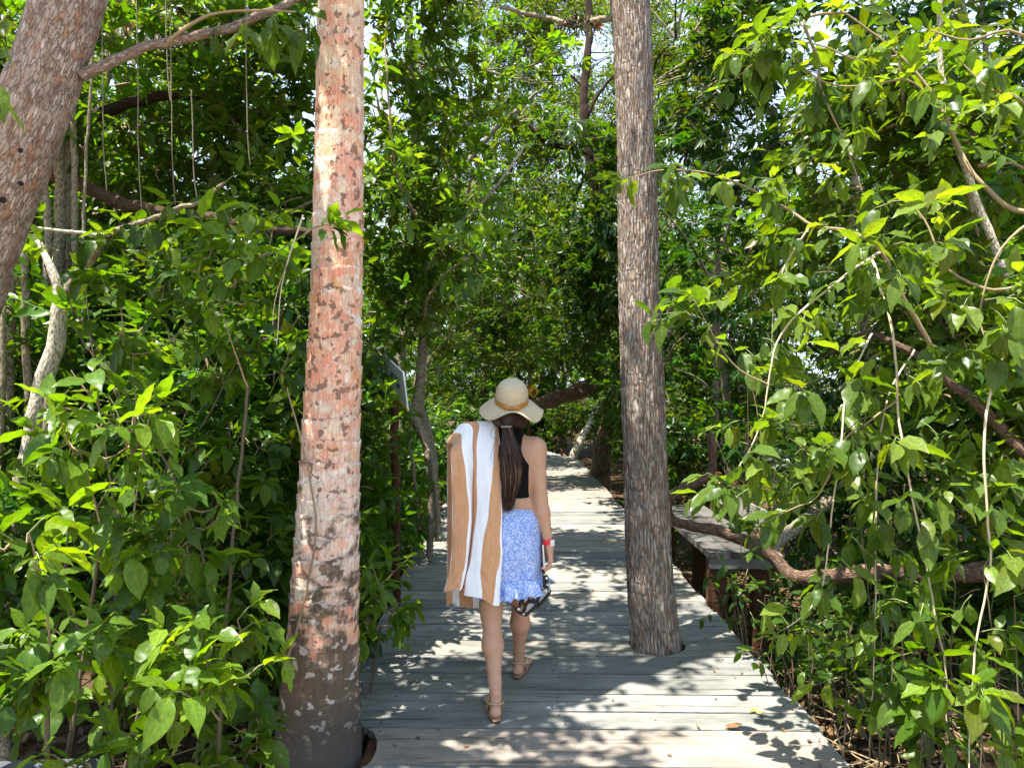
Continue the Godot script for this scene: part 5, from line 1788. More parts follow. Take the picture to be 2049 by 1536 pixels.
func build_signs() -> void:
	var bl_ := at(781, 786, 5.4)
	var br_ := at(817, 823, 5.12)
	var tl_ := at(772, 712, 5.4)
	var u := br_ - bl_
	var v := tl_ - bl_
	var root := thing("trail_sign", "white board sign with blue lettering and a yellow lower edge among the leaves", "sign", bl_)
	var b := Buf.new()
	slab(b, bl_, u, v, 0.012)
	part("panel", b, material("sign_white", Color(0.86, 0.87, 0.85), 0.5), root)
	var n := u.cross(v).normalized()
	var b2 := Buf.new()
	slab(b2, bl_ + n * 0.002 - v * 0.002, u, v * 0.07, 0.014)
	part("yellow_edge", b2, material("sign_yellow", Color(0.82, 0.62, 0.12), 0.5), root)
	var ink := material("sign_ink", Color(0.2, 0.24, 0.42), 0.6)
	var rows := ["W CENU", "KLAN"]
	for k in 2:
		var tm := TextMesh.new()
		var f := SystemFont.new()
		f.font_names = PackedStringArray(["Droid Sans"])
		f.font_weight = 700
		tm.font = f
		tm.text = rows[k]
		tm.font_size = 32
		tm.depth = 0.002
		tm.pixel_size = 0.0013
		var o := MeshInstance3D.new()
		o.name = numbered("lettering", root)
		o.mesh = tm
		o.material_override = ink
		var x := u.normalized()
		var y := (v - x * v.dot(x)).normalized()
		o.transform = Transform3D(Basis(x, y, n), u * (0.5 + 0.06 * k) + v * (0.66 - 0.16 * k) + n * 0.008)
		root.add_child(o, true)
	limb("post", root, [bl_ + u * 0.1 - n * 0.04 + Vector3(0, -1.9, 0), bl_ + u * 0.12 + v * 0.9 - n * 0.04], 0.03, 0.03, mats.post_wood, 8, 0.02)
	# yellow warning sign far down the path
	var o2 := at(1050, 782, 14.5)
	var r2 := thing("warning_sign", "small yellow sign with black marks peeking out beside the hat", "sign", o2)
	var u2 := at(1068, 797, 14.5) - o2
	var v2 := at(1062, 768, 14.5) - o2
	var b3 := Buf.new()
	slab(b3, o2, u2, v2, 0.012)
	part("panel", b3, material("sign_amber", Color(0.78, 0.58, 0.14), 0.5), r2)
	var n2 := u2.cross(v2).normalized()
	var b4 := Buf.new()
	slab(b4, o2 + n2 * 0.003 + u2 * 0.55 + v2 * 0.2, u2 * 0.14, v2 * 0.65, 0.014)
	slab(b4, o2 + n2 * 0.003 + u2 * 0.75 + v2 * 0.15, u2 * 0.14, v2 * 0.55, 0.014)
	slab(b4, o2 + n2 * 0.003 + u2 * 0.04 + v2 * 0.05, u2 * 0.07, v2 * 0.9, 0.014)
	part("black_marks", b4, material("sign_black", Color(0.06, 0.05, 0.04), 0.6), r2)
	limb("post", r2, [o2 + u2 * 0.5 + Vector3(0, -2.0, -0.05), o2 + u2 * 0.5 + Vector3(0, 0.1, -0.05)], 0.03, 0.03, mats.post_wood, 8, 0.02)


# ---------------------------------------------------------------- the walker
var shoulder_r := Vector3(0.122, 1.275, -3.74)
var elbow_r := Vector3(0.142, 1.025, -3.72)
var wrist_r := Vector3(0.182, 0.805, -3.70)


func torso(f: Field, grow: float, k := 0.05) -> void:
	f.bone(Vector3(-0.085, 0.90, -3.76), Vector3(0.015, 0.90, -3.76), 0.112 + grow, 0.112 + grow, k, 0.92, 1.0)
	f.bone(Vector3(-0.075, 1.0, -3.765), Vector3(0.01, 1.0, -3.765), 0.088 + grow, 0.088 + grow, k, 1.0, 1.12)
	f.bone(Vector3(-0.085, 1.12, -3.765), Vector3(0.018, 1.12, -3.765), 0.090 + grow, 0.090 + grow, k, 1.0, 1.1)
	f.bone(Vector3(-0.10, 1.22, -3.76), Vector3(0.035, 1.215, -3.76), 0.085 + grow, 0.085 + grow, k, 1.0, 1.1)
	f.bone(Vector3(-0.175, 1.29, -3.75), Vector3(0.11, 1.275, -3.75), 0.05 + grow, 0.05 + grow, 0.07)
	f.bone(Vector3(-0.06, 1.325, -3.76), Vector3(0.0, 1.325, -3.76), 0.05 + grow, 0.05 + grow, 0.06)
	# bust
	f.bone(Vector3(-0.09, 1.165, -3.845), Vector3(-0.09, 1.165, -3.83), 0.055 + grow, 0.055 + grow, 0.05)
	f.bone(Vector3(0.02, 1.165, -3.845), Vector3(0.02, 1.165, -3.83), 0.055 + grow, 0.055 + grow, 0.05)


func build_person() -> void:
	var root := thing("person", "woman walking away in a sun hat, black top and short blue floral skirt", "person", Vector3(-0.03, 0, -3.8))
	var skin := material("skin", lin(0.54, 0.31, 0.20), 0.5, texture(256, 256, mix3(256, 256, noise_px(256, 256, 0.02, 87), Color(0.955, 0.945, 0.94), Color(1, 1, 1), noise_px(256, 256, 0.008, 86), Color(1.0, 0.95, 0.93), 0.4, 0.9)), texture_grey(256, 256, noise_px(256, 256, 0.2, 88)), 0.03, 0.35)
	skin.subsurf_scatter_enabled = true
	skin.subsurf_scatter_strength = 0.12
	var f := Field.new(Vector3(-0.36, -0.02, -4.4), Vector3(0.30, 1.66, -3.42), 0.0105)
	torso(f, 0.0)
	# buttocks
	f.bone(Vector3(-0.095, 0.85, -3.705), Vector3(-0.095, 0.84, -3.70), 0.085, 0.085, 0.05)
	f.bone(Vector3(0.025, 0.85, -3.71), Vector3(0.025, 0.84, -3.705), 0.085, 0.085, 0.05)
	# neck and head, bent a little forward
	f.bone(Vector3(-0.025, 1.30, -3.765), Vector3(-0.012, 1.43, -3.76), 0.052, 0.047, 0.04)
	f.bone(Vector3(-0.008, 1.505, -3.735), Vector3(-0.008, 1.505, -3.775), 0.076, 0.072, 0.03)
	f.bone(Vector3(-0.008, 1.45, -3.79), Vector3(-0.008, 1.415, -3.825), 0.05, 0.028, 0.04)
	f.bone(Vector3(-0.008, 1.475, -3.848), Vector3(-0.008, 1.452, -3.868), 0.007, 0.011, 0.014)  # nose
	for s in [-1.0, 1.0]:
		f.bone(Vector3(-0.008 + s * 0.076, 1.485, -3.755), Vector3(-0.008 + s * 0.074, 1.455, -3.762), 0.014, 0.009, 0.01)  # ears
	# legs: the hind foot flat, the front foot just landing
	var hip_l := Vector3(-0.105, 0.84, -3.74)
	var knee_l := Vector3(-0.103, 0.445, -3.70)
	var ank_l := Vector3(-0.078, 0.085, -3.575)
	var hip_r := Vector3(0.04, 0.84, -3.75)
	var knee_r := Vector3(0.046, 0.44, -3.95)
	var ank_r := Vector3(0.036, 0.088, -4.09)
	for l in [[hip_l, knee_l, ank_l], [hip_r, knee_r, ank_r]]:
		f.bone(l[0], l[1].lerp(l[0], 0.12), 0.083, 0.054, 0.035)
		f.bone(l[1].lerp(l[0], 0.12), l[1], 0.054, 0.047, 0.03)
		f.bone(l[1], l[1].lerp(l[2], 0.34) + Vector3(0, 0, 0.018), 0.045, 0.049, 0.03)
		f.bone(l[1].lerp(l[2], 0.34) + Vector3(0, 0, 0.018), l[1].lerp(l[2], 0.8), 0.049, 0.03, 0.03)
		f.bone(l[1].lerp(l[2], 0.8), l[2], 0.03, 0.030, 0.02)
	# arms
	f.bone(shoulder_r, elbow_r, 0.048, 0.034, 0.045)
	f.bone(elbow_r, elbow_r.lerp(wrist_r, 0.3), 0.034, 0.035, 0.02)
	f.bone(elbow_r.lerp(wrist_r, 0.3), wrist_r, 0.035, 0.0225, 0.02, 1.0, 0.9)
	var sl := Vector3(-0.19, 1.285, -3.75)
	var el := Vector3(-0.235, 1.04, -3.80)
	var wl := Vector3(-0.17, 1.10, -4.0)
	f.bone(sl, el, 0.048, 0.034, 0.045)
	f.bone(el, el.lerp(wl, 0.3), 0.034, 0.034, 0.02)
	f.bone(el.lerp(wl, 0.3), wl, 0.034, 0.023, 0.02)
	var b := Buf.new()
	f.mesh_into(b)
	# feet on a finer grid
	var toe_l := Vector3(-0.10, 0.026, -3.745)
	var toe_r := Vector3(0.072, 0.026, -4.265)
	for q in [[ank_l, toe_l, Vector3(-0.078, 0.034, -3.545), 1.0], [ank_r, toe_r, Vector3(0.032, 0.034, -4.065), -1.0]]:
		var g := Field.new(q[0] + Vector3(-0.09, -0.1, -0.27), q[0] + Vector3(0.11, 0.05, 0.08), 0.005)
		var heel: Vector3 = q[2]
		var ank: Vector3 = q[0]
		var toe: Vector3 = q[1]
		g.bone(ank + Vector3(0, 0.03, 0), ank, 0.0285, 0.027, 0.008)
		g.bone(ank, heel, 0.024, 0.0215, 0.015)
		g.bone(ank + Vector3(0, -0.02, -0.02), heel.lerp(toe, 0.65) + Vector3(0, 0.004, 0), 0.025, 0.021, 0.015)
		g.bone(heel, heel.lerp(toe, 0.8), 0.0215, 0.020, 0.015, 0.8)
		var fwd := (toe - heel).normalized()
		var side := fwd.cross(Vector3.UP)
		for t in 5:
			var o = (t - 2) * 0.0165 * q[3]
			var st = heel.lerp(toe, 0.78) + side * o * 0.85 + Vector3(0, -0.006, 0)
			g.bone(st, st + fwd * (0.055 - 0.006 * absf(t - 0.6)) + side * o * 0.15 + Vector3(0, -0.006, 0), 0.0125, 0.010 if t else 0.012, 0.008)
		for e in g.d.size():  # flat sole
			pass
		g.mesh_into(b)
	hand_into(b)
	left_hand_into(b, wl)
	part("body", b, skin, root)

	# top: a snug shell, cut by the armholes and the hem
	var tf := Field.new(Vector3(-0.3, 0.98, -3.95), Vector3(0.22, 1.44, -3.60), 0.007)
	torso(tf, 0.006)
	tf.bone(Vector3(-0.025, 1.30, -3.765), Vector3(-0.014, 1.405, -3.762), 0.060, 0.054, 0.03)
	for kk in tf.nz:
		for j in tf.ny:
			for i in tf.nx:
				var a := (kk * tf.ny + j) * tf.nx + i
				if tf.d[a] > 0.05:
					continue
				var p := tf.o + Vector3(i, j, kk) * tf.h
				var d := maxf(tf.d[a], 1.030 - p.y)
				d = maxf(d, p.y - 1.40)
				for s in [-1.0, 1.0]:
					var c := Vector3(-0.035 + s * 0.160, 1.29, p.z)
					var q := Vector3((p.x - c.x), (p.y - c.y) * 0.78, 0).length() - 0.078
					d = maxf(d, -q)
				tf.d[a] = d
	var tb := Buf.new()
	tf.mesh_into(tb)
	part("top", tb, material("black_jersey", Color(0.05, 0.05, 0.055), 0.85, null, texture_grey(256, 256, noise_px(256, 256, 0.3, 90)), 0.1, 0.3), root)

	build_skirt(root)
	build_hair(root)
	build_hat(root)
	build_sandals(root, ank_l, toe_l, Vector3(-0.078, 0.034, -3.545), ank_r, toe_r, Vector3(0.032, 0.034, -4.065))
	# wristband
	var wb := Node3D.new()
	wb.name = "wristband"
	root.add_child(wb)
	var axis := (wrist_r - elbow_r).normalized()
	var c0 := elbow_r.lerp(wrist_r, 0.955)
	var rb := Buf.new()
	ring(rb, c0, axis, 0.0275, 0.0275, 0.026)
	part("red_band", rb, material("band_red", Color(0.86, 0.13, 0.2), 0.5), wb)
	var lb := Buf.new()
	box(lb, c0 + Vector3(0.020, -0.002, 0.02), Vector3(0.026, 0.03, 0.004), Basis.from_euler(Vector3(0, 0.75, 0)))
	part("white_tag", lb, material("band_white", Color(0.9, 0.9, 0.9), 0.5), wb)
	# eyes and lips
	for s in [-1.0, 1.0]:
		var eb := SphereMesh.new()
		eb.radius = 0.011
		eb.height = 0.022
		var eye := part("eye", eb, material("eye", Color(0.3, 0.2, 0.15), 0.2), root)
		eye.position = Vector3(-0.008 + s * 0.031, 1.487, -3.838) - root.position
	var mb := Buf.new()
	tube(mb, [Vector3(-0.03, 1.428, -3.846), Vector3(-0.008, 1.430, -3.856), Vector3(0.014, 1.428, -3.846)], [0.003, 0.006, 0.003], 8)
	part("lips", mb, material("lips", Color(0.62, 0.32, 0.3), 0.5), root)


func ring(b: Buf, c: Vector3, axis: Vector3, rx: float, rz: float, width: float, thick := 0.0015) -> void:
	var u := axis.cross(Vector3.FORWARD).normalized()
	var w := axis.cross(u).normalized()
	var prof := [[-0.5, 0.0], [0.5, 0.0], [0.5, thick], [-0.5, thick]]
	var first := b.v.size()
	for s in 33:
		var an := TAU * s / 32.0
		var d := u * cos(an) * rx + w * sin(an) * rz
		for q in prof:
			b.add(c + axis * width * q[0] + d + d.normalized() * q[1])
	for s in 32:
		for q in 4:
			var a := first + s * 4 + q
			var e := first + s * 4 + (q + 1) % 4
			b.quad(a, e, e + 4, a + 4)
	for k in range(first, b.v.size()):
		var out := (b.v[k] - c) - axis * (b.v[k] - c).dot(axis)
		b.n[k] = out.normalized()


func finger(g: Field, a: Vector3, steps: Array, lens: Array, r0: float, r1: float) -> void:
	var p := a
	for k in steps.size():
		var d: Vector3 = steps[k]
		var q = p + d.normalized() * lens[k]
		var n := steps.size()
		g.bone(p, q, lerpf(r0, r1, float(k) / n), lerpf(r0, r1, float(k + 1) / n), 0.005)
		p = q


func hand_into(b: Buf) -> void:
	# right hand hanging, palm towards the thigh, fingers closed on the mask strap and the phone's edge
	var g := Field.new(Vector3(0.10, 0.62, -3.82), Vector3(0.24, 0.83, -3.62), 0.003)
	var w := wrist_r
	g.bone(w + Vector3(0, 0.015, 0), w + Vector3(0.004, -0.012, 0), 0.0225, 0.021, 0.01, 1.1)
	for k in 4:
		var z := -3.727 + k * 0.0185
		var kn := Vector3(0.194 - absf(k - 1.5) * 0.002, 0.728 + (0.004 if k == 1 or k == 2 else 0.0), z)
		g.bone(w + Vector3(0.003, -0.01, (k - 1.5) * 0.008), kn, 0.0145, 0.0115, 0.016)
	g.bone(w + Vector3(-0.002, -0.03, -0.012), Vector3(0.184, 0.75, -3.722), 0.017, 0.014, 0.015)
	var lens := [[0.038, 0.024, 0.018], [0.042, 0.027, 0.019], [0.039, 0.025, 0.018], [0.031, 0.019, 0.016]]
	for k in 4:
		var z := -3.727 + k * 0.0185
		var kn := Vector3(0.194 - absf(k - 1.5) * 0.002, 0.728, z)
		var curl := 0.15 * k
		finger(g, kn, [Vector3(-0.12 - 0.05 * k, -1, 0.02), Vector3(-0.75 - curl * 0.3, -0.6, 0.0), Vector3(-1.0, 0.05 + curl * 0.5, 0.0)], lens[k], 0.0098, 0.0075)
	# thumb leaves the side of the palm near its base, closes on the phone
	finger(g, Vector3(0.183, 0.775, -3.728), [Vector3(-0.35, -0.7, -0.5), Vector3(-0.5, -0.85, -0.05), Vector3(-0.35, -0.9, 0.25)], [0.034, 0.03, 0.024], 0.0125, 0.009)
	g.mesh_into(b)


func left_hand_into(b: Buf, w: Vector3) -> void:
	# holds the towel's front at the chest
	var g := Field.new(w + Vector3(-0.06, -0.07, -0.16), w + Vector3(0.12, 0.09, 0.05), 0.0035)
	var f := Vector3(0.35, 0.1, -0.9).normalized()
	var s := f.cross(Vector3.UP).normalized()
	for k in 4:
		var o := s * (k - 1.5) * 0.018
		g.bone(w, w + f * 0.075 + o, 0.018, 0.0115, 0.015)
		finger(g, w + f * 0.075 + o, [f + Vector3(0, -0.3, 0), Vector3(0.1, -1, 0.1), Vector3(-0.2, -0.6, 0.7)], [0.036, 0.026, 0.018], 0.0095, 0.0075)
	finger(g, w + f * 0.02 - s * 0.018, [f - s * 0.9, f - s * 0.2 + Vector3(0, -0.5, 0), f + Vector3(0, -0.8, 0)], [0.034, 0.028, 0.022], 0.012, 0.009)
	g.mesh_into(b)


func build_skirt(root: Node3D) -> void:
	var w := 512
	var h := 512
	var by := PackedByteArray()
	by.resize(w * h * 3)
	var weave := noise_px(w, h, 0.15, 95)
	for k in w * h:
		var v := weave[k] / 255.0 - 0.5
		by[k * 3] = int(134 + v * 24)
		by[k * 3 + 1] = int(160 + v * 24)
		by[k * 3 + 2] = int(214 + v * 24)
	var r := RandomNumberGenerator.new()
	r.seed = 12
	for n in 1500:  # small white blossoms of a few petals
		var cx := r.randi() % w
		var cy := r.randi() % h
		var petals := r.randi_range(1, 4)
		for p in petals:
			var px := cx + r.randi_range(-5, 5)
			var py := cy + r.randi_range(-5, 5)
			var rad := r.randf_range(1.4, 3.6)
			for dy in range(-4, 5):
				for dx in range(-4, 5):
					if dx * dx + dy * dy * 0.7 > rad * rad:
						continue
					var k := (posmod(py + dy, h) * w + posmod(px + dx, w)) * 3
					by[k] = 222
					by[k + 1] = 228
					by[k + 2] = 242
	var mat := material("floral_cotton", Color(0.97, 0.97, 1.0), 0.85, texture(w, h, by), null, 0, 0.3)
	mat.rim_enabled = true
	mat.rim = 0.2
	mat.backlight_enabled = true
	mat.backlight = Color(0.2, 0.2, 0.22)
	var levels := [[0.992, 0.146, 0.108, 0.0], [0.97, 0.164, 0.122, 0.0], [0.92, 0.184, 0.142, 0.003], [0.86, 0.187, 0.155, 0.006], [0.80, 0.192, 0.162, 0.010], [0.72, 0.194, 0.160, 0.014], [0.645, 0.192, 0.158, 0.016], [0.640, 0.186, 0.152, 0.010], [0.628, 0.196, 0.162, 0.022], [0.59, 0.208, 0.172, 0.032], [0.55, 0.222, 0.182, 0.044]]
	var b := Buf.new()
	var cols := 180
	var rows := []
	for k in levels.size() - 1:
		for s in 6:
			var l := []
			for q in 4:
				l.append(lerpf(levels[k][q], levels[k + 1][q], s / 6.0))
			rows.append(l)
	rows.append(levels[levels.size() - 1])
	var prev := -1
	for k in rows.size():
		var l: Array = rows[k]
		var st := b.v.size()
		var low: float = smoothstep(0.66, 0.54, l[0])
		for s in cols + 1:
			var an := TAU * (s % cols) / cols
			var d := Vector3(sin(an), 0, cos(an))
			var fold := sin(an * 9.0 + 0.6) * 0.5 + sin(an * 14.0 + l[0] * 5.0) * 0.35 + noise_a.get_noise_2d(an * 1.0, l[0] * 4.0)
			var ruff := (sin(an * 31.0) * 0.6 + sin(an * 47.0 + 1.0) * 0.5) * low
			var off: float = l[3] * (fold * 0.5 + ruff * 0.5)
			var tilt: float = -0.02 * d.x * smoothstep(0.9, 1.0, l[0])
			var y: float = l[0] + tilt + low * (0.012 * sin(an * 5.0 + 1.2) + 0.010 * sin(an * 31.0 + 0.8)) - 0.010 * d.z * low + (0.045 if d.x > 0 else 0.075) * absf(d.x) * low
			var c := Vector3(-0.035, 0, -3.755 - 0.01 * (1.0 - l[0]))
			b.add(Vector3(c.x + d.x * (l[1] + off), y, c.z + d.z * (l[2] + off)), Vector2(float(s) / cols * 5.0, l[0] * 4.2))
		if prev >= 0:
			for s in cols:
				b.quad(st + s, st + s + 1, prev + s + 1, prev + s)
		prev = st
	part("skirt", b, mat, root)


func build_hair(root: Node3D) -> void:
	var hair := Node3D.new()
	hair.name = "hair"
	root.add_child(hair)
	var f := Field.new(Vector3(-0.13, 1.33, -3.87), Vector3(0.11, 1.63, -3.60), 0.006)
	f.bone(Vector3(-0.006, 1.505, -3.725), Vector3(-0.006, 1.50, -3.755), 0.079, 0.077, 0.02)
	f.bone(Vector3(-0.022, 1.462, -3.70), Vector3(0.008, 1.458, -3.70), 0.064, 0.064, 0.025)
	f.bone(Vector3(-0.055, 1.43, -3.72), Vector3(0.035, 1.425, -3.72), 0.05, 0.05, 0.03)
	f.bone(Vector3(-0.026, 1.42, -3.65), Vector3(-0.026, 1.392, -3.625), 0.045, 0.02, 0.04)
	for kk in f.nz:  # leave the face free
		for j in f.ny:
			for i in f.nx:
				var a := (kk * f.ny + j) * f.nx + i
				var p := f.o + Vector3(i, j, kk) * f.h
				if p.z < -3.77 and p.y < 1.54:
					f.d[a] = maxf(f.d[a], -3.80 + 0.03 - p.z)
	var b := Buf.new()
	f.mesh_into(b)
	for k in b.v.size():
		b.uv[k] = Vector2(b.v[k].x * 10.0, b.v[k].y * 2.0)
	var hm := mix3(256, 64, noise_px(256, 64, 0.12, 97, FastNoiseLite.TYPE_SIMPLEX_SMOOTH, 3, 1, 8), Color(0.13, 0.09, 0.075), Color(0.25, 0.175, 0.14))
	var hair_mat := material("dark_hair", Color.WHITE, 0.5, texture(256, 64, hm), null, 0, 0.4)
	part("swept_back_hair", b, hair_mat, hair)
	# ponytail: many locks from the tie down the back
	var r := RandomNumberGenerator.new()
	r.seed = 17
	var locks := [Buf.new(), Buf.new(), Buf.new(), Buf.new()]
	var tie := Vector3(-0.026, 1.388, -3.605)
	for n in 620:
		var u := r.randf_range(-1, 1)
		var d := r.randf_range(-1, 1)
		if u * u + d * d > 1.0:
			continue
		var long := r.randf_range(0.82, 1.06) if r.randf() < 0.75 else r.randf_range(0.5, 0.85)
		var ph := r.randf() * TAU
		var amp := r.randf_range(0.002, 0.009)
		var p := []
		for k in 12:
			var t := k / 11.0 * long
			var spread_x := 0.016 + 0.034 * smoothstep(0.0, 0.32, t) - 0.024 * smoothstep(0.5, 1.05, t)
			var thick := 0.012 + 0.018 * smoothstep(0.0, 0.3, t) - 0.014 * smoothstep(0.5, 1.0, t)
			var cx := -0.026 + 0.018 * sin(t * PI) * 1.0 + 0.004 * t
			var cz := -3.600 + 0.022 * sin(t * 2.6) - 0.012 * t
			p.append(Vector3(cx + u * spread_x + amp * sin(t * 9.0 + ph), 1.392 - t * 0.395, cz + d * thick + amp * cos(t * 7.0 + ph)))
		var rad := r.randf_range(0.0016, 0.003)
		var sp := []
		for k in 12:
			sp.append(rad * (1.0 - 0.75 * smoothstep(0.55, 1.0, k / 11.0)))
		var pick := 0 if r.randf() < 0.45 else (1 if r.randf() < 0.65 else (2 if r.randf() < 0.7 else 3))
		tube(locks[pick], p, sp, 5, 0.0, 1.0, 1.0, 1.0, false)
	var tones := [Color(0.16, 0.11, 0.09), Color(0.22, 0.155, 0.12), Color(0.31, 0.22, 0.165), Color(0.45, 0.34, 0.25)]
	var pony := Buf.new()
	for k in 4:
		for q in locks[k].v.size():
			locks[k].c[q] = tones[k].srgb_to_linear()
		var base := pony.v.size()
		pony.v.append_array(locks[k].v)
		pony.n.append_array(locks[k].n)
		pony.uv.append_array(locks[k].uv)
		pony.c.append_array(locks[k].c)
		for q in locks[k].i:
			pony.i.append(q + base)
	var pm := material("hair_locks", Color.WHITE, 0.42, null, null, 0, 0.4)
	pm.vertex_color_use_as_albedo = true
	part("ponytail", pony, pm, hair)
	var tb := Buf.new()
	ring(tb, tie + Vector3(0, 0.004, 0.0), Vector3(0, 1, 0.1).normalized(), 0.021, 0.016, 0.012, 0.004)
	part("hair_tie", tb, material("hair_tie", Color(0.72, 0.72, 0.66), 0.6), hair)
	var wb := Buf.new()
	var loose := [[[-0.085, 1.395, -3.67], [-0.105, 1.365, -3.64], [-0.098, 1.335, -3.63], [-0.08, 1.34, -3.63], [-0.07, 1.30, -3.62]], [[-0.07, 1.39, -3.66], [-0.09, 1.30, -3.60], [-0.085, 1.22, -3.59]], [[0.04, 1.38, -3.67], [0.05, 1.32, -3.65], [0.03, 1.24, -3.62]], [[-0.06, 1.36, -3.62], [-0.10, 1.26, -3.59], [-0.075, 1.18, -3.585]]]
	for l in loose:
		var p := []
		for q in l:
			p.append(Vector3(q[0], q[1], q[2]))
		var s := spline(p, spread(0.0011, 0.0006, p.size()), 0.01)
		tube(wb, s[0], s[1], 4, 0.0, 1.0, 1.0, 1.0, false, tones[1].srgb_to_linear())
	part("loose_strands", wb, pm, hair)


func build_hat(root: Node3D) -> void:
	var hat := Node3D.new()
	hat.name = "sun_hat"
	hat.set_meta("label", "cream straw sun hat with a floppy brim and tan ribbon bow")
	root.add_child(hat)
	var w := 256
	var by := PackedByteArray()
	by.resize(w * w * 3)
	var nz := noise_px(w, w, 0.03, 99)
	var nf := noise_px(w, w, 0.3, 98)
	var hb := PackedByteArray()
	hb.resize(w * w)
	for y in w:
		for x in w:
			var k := y * w + x
			var weave := 0.5 + 0.25 * (sin(x * TAU / 8.0) * sin(y * TAU / 8.0)) + 0.25 * sin((x + y) * TAU / 16.0) * 0.5
			var q := clampf(weave * 0.4 + nf[k] / 255.0 * 0.4 + nz[k] / 255.0 * 0.2, 0, 1)
			var c := Color(0.60, 0.52, 0.40).lerp(Color(0.87, 0.81, 0.69), q)
			by[k * 3] = int(c.r * 255)
			by[k * 3 + 1] = int(c.g * 255)
			by[k * 3 + 2] = int(c.b * 255)
			hb[k] = int(q * 255)
	var straw := material("hat_straw", Color.WHITE, 0.85, texture(w, w, by), texture_grey(w, w, hb), 0.12, 0.3)
	var o := Vector3(-0.002, 1.512, -3.71)
	var basis := Basis.from_euler(Vector3(deg_to_rad(24.0), 0, deg_to_rad(-2.0)))
	var sides := 72
	var prof := [[0.0, 1.0], [0.012, 1.0], [0.03, 0.995], [0.05, 0.97], [0.066, 0.93], [0.08, 0.86], [0.093, 0.75], [0.103, 0.6], [0.109, 0.42], [0.112, 0.22], [0.1125, 0.0]]
	var b := Buf.new()
	var prev := -1
	for k in prof.size():
		var st := b.v.size()
		for s in sides + 1:
			var an := TAU * (s % sides) / sides
			var d := Vector3(sin(an) * 0.083, 0, cos(an) * 0.098)
			b.add(o + basis * (d * prof[k][1] + Vector3(0, prof[k][0], 0)), Vector2(float(s) / sides * 4.0, prof[k][0] * 8.0))
		if prev >= 0:
			for s in sides:
				b.quad(prev + s, prev + s + 1, st + s + 1, st + s)
		prev = st
	part("crown", b, straw, hat)
	# brim: droops at the sides, lifts at the back
	var bb := Buf.new()
	for side in 2:
		prev = -1
		for k in 11:
			var t := k / 10.0
			var st := bb.v.size()
			for s in sides + 1:
				var an := TAU * (s % sides) / sides
				var back := cos(an)
				var wave := 0.042 * maxf(0, back) * pow(maxf(0, back), 3.0) - 0.030 * pow(absf(sin(an)), 2.0) - 0.020 * pow(absf(sin(2.0 * an)), 2.0) - 0.012 * (1.0 if back < 0 else 0.0) * -back
				wave += 0.006 * sin(an * 5.0 + 0.7)
				var y := wave * pow(t, 1.3) - 0.018 * sin(PI * t * 0.5) * t
				var rx := 0.083 + 0.076 * t
				var rz := 0.098 + 0.075 * t
				bb.add(o + basis * Vector3(sin(an) * rx, y - 0.003 * side, cos(an) * rz), Vector2(float(s) / sides * 6.0, t * 1.2))
			if prev >= 0:
				for s in sides:
					if side == 0:
						bb.quad(st + s, st + s + 1, prev + s + 1, prev + s)
					else:
						bb.quad(prev + s, prev + s + 1, st + s + 1, st + s)
			prev = st
	part("brim", bb, straw, hat)
	var rim := []
	var last := bb.v.size() - (sides + 1)
	for s in sides + 1:
		rim.append(bb.v[last + s % sides] + Vector3(0, 0.0015, 0))
	var rbuf := Buf.new()
	tube(rbuf, rim, spread(0.0028, 0.0028, rim.size()), 8)
	part("brim_edge", rbuf, straw, hat)
	var ribbon := material("ribbon", Color(0.66, 0.47, 0.24), 0.6)
	var rb := Buf.new()
	prev = -1
	for k in 5:
		var st := rb.v.size()
		for s in sides + 1:
			var an := TAU * (s % sides) / sides
			var dip := exp(-pow(angle_difference(an, 0.0) / 0.34, 2.0))
			var y := lerpf(0.0, 0.029 - 0.012 * dip, k / 4.0) + 0.001
			var sc := 1.012 + 0.01 * sin(k / 4.0 * PI)
			rb.add(o + basis * Vector3(sin(an) * 0.083 * sc, y, cos(an) * 0.098 * sc), Vector2(an, y * 10))
		if prev >= 0:
			for s in sides:
				rb.quad(prev + s, prev + s + 1, st + s + 1, st + s)
		prev = st
	part("ribbon", rb, ribbon, hat)
	var bow := Buf.new()
	for s in [-1.0, 1.0]:
		prev = -1
		for k in 8:
			var t := k / 7.0
			var st := bow.v.size()
			for q in 9:
				var an := TAU * q / 8.0
				var hh := (0.004 + 0.011 * sin(PI * pow(t, 0.7) * 0.8))
				var p := Vector3(s * (0.004 + 0.036 * t), 0.012 + cos(an) * hh, 0.1045 + sin(an) * 0.006 - 0.011 * t * t)
				bow.add(o + basis * p)
			if prev >= 0:
				for q in 8:
					bow.quad(prev + q, prev + q + 1, st + q + 1, st + q)
			prev = st
	tube(bow, [o + basis * Vector3(0, 0.003, 0.107), o + basis * Vector3(0, 0.012, 0.1115), o + basis * Vector3(0, 0.021, 0.107)], [0.005, 0.0065, 0.005], 8)
	part("bow", bow, ribbon, hat)


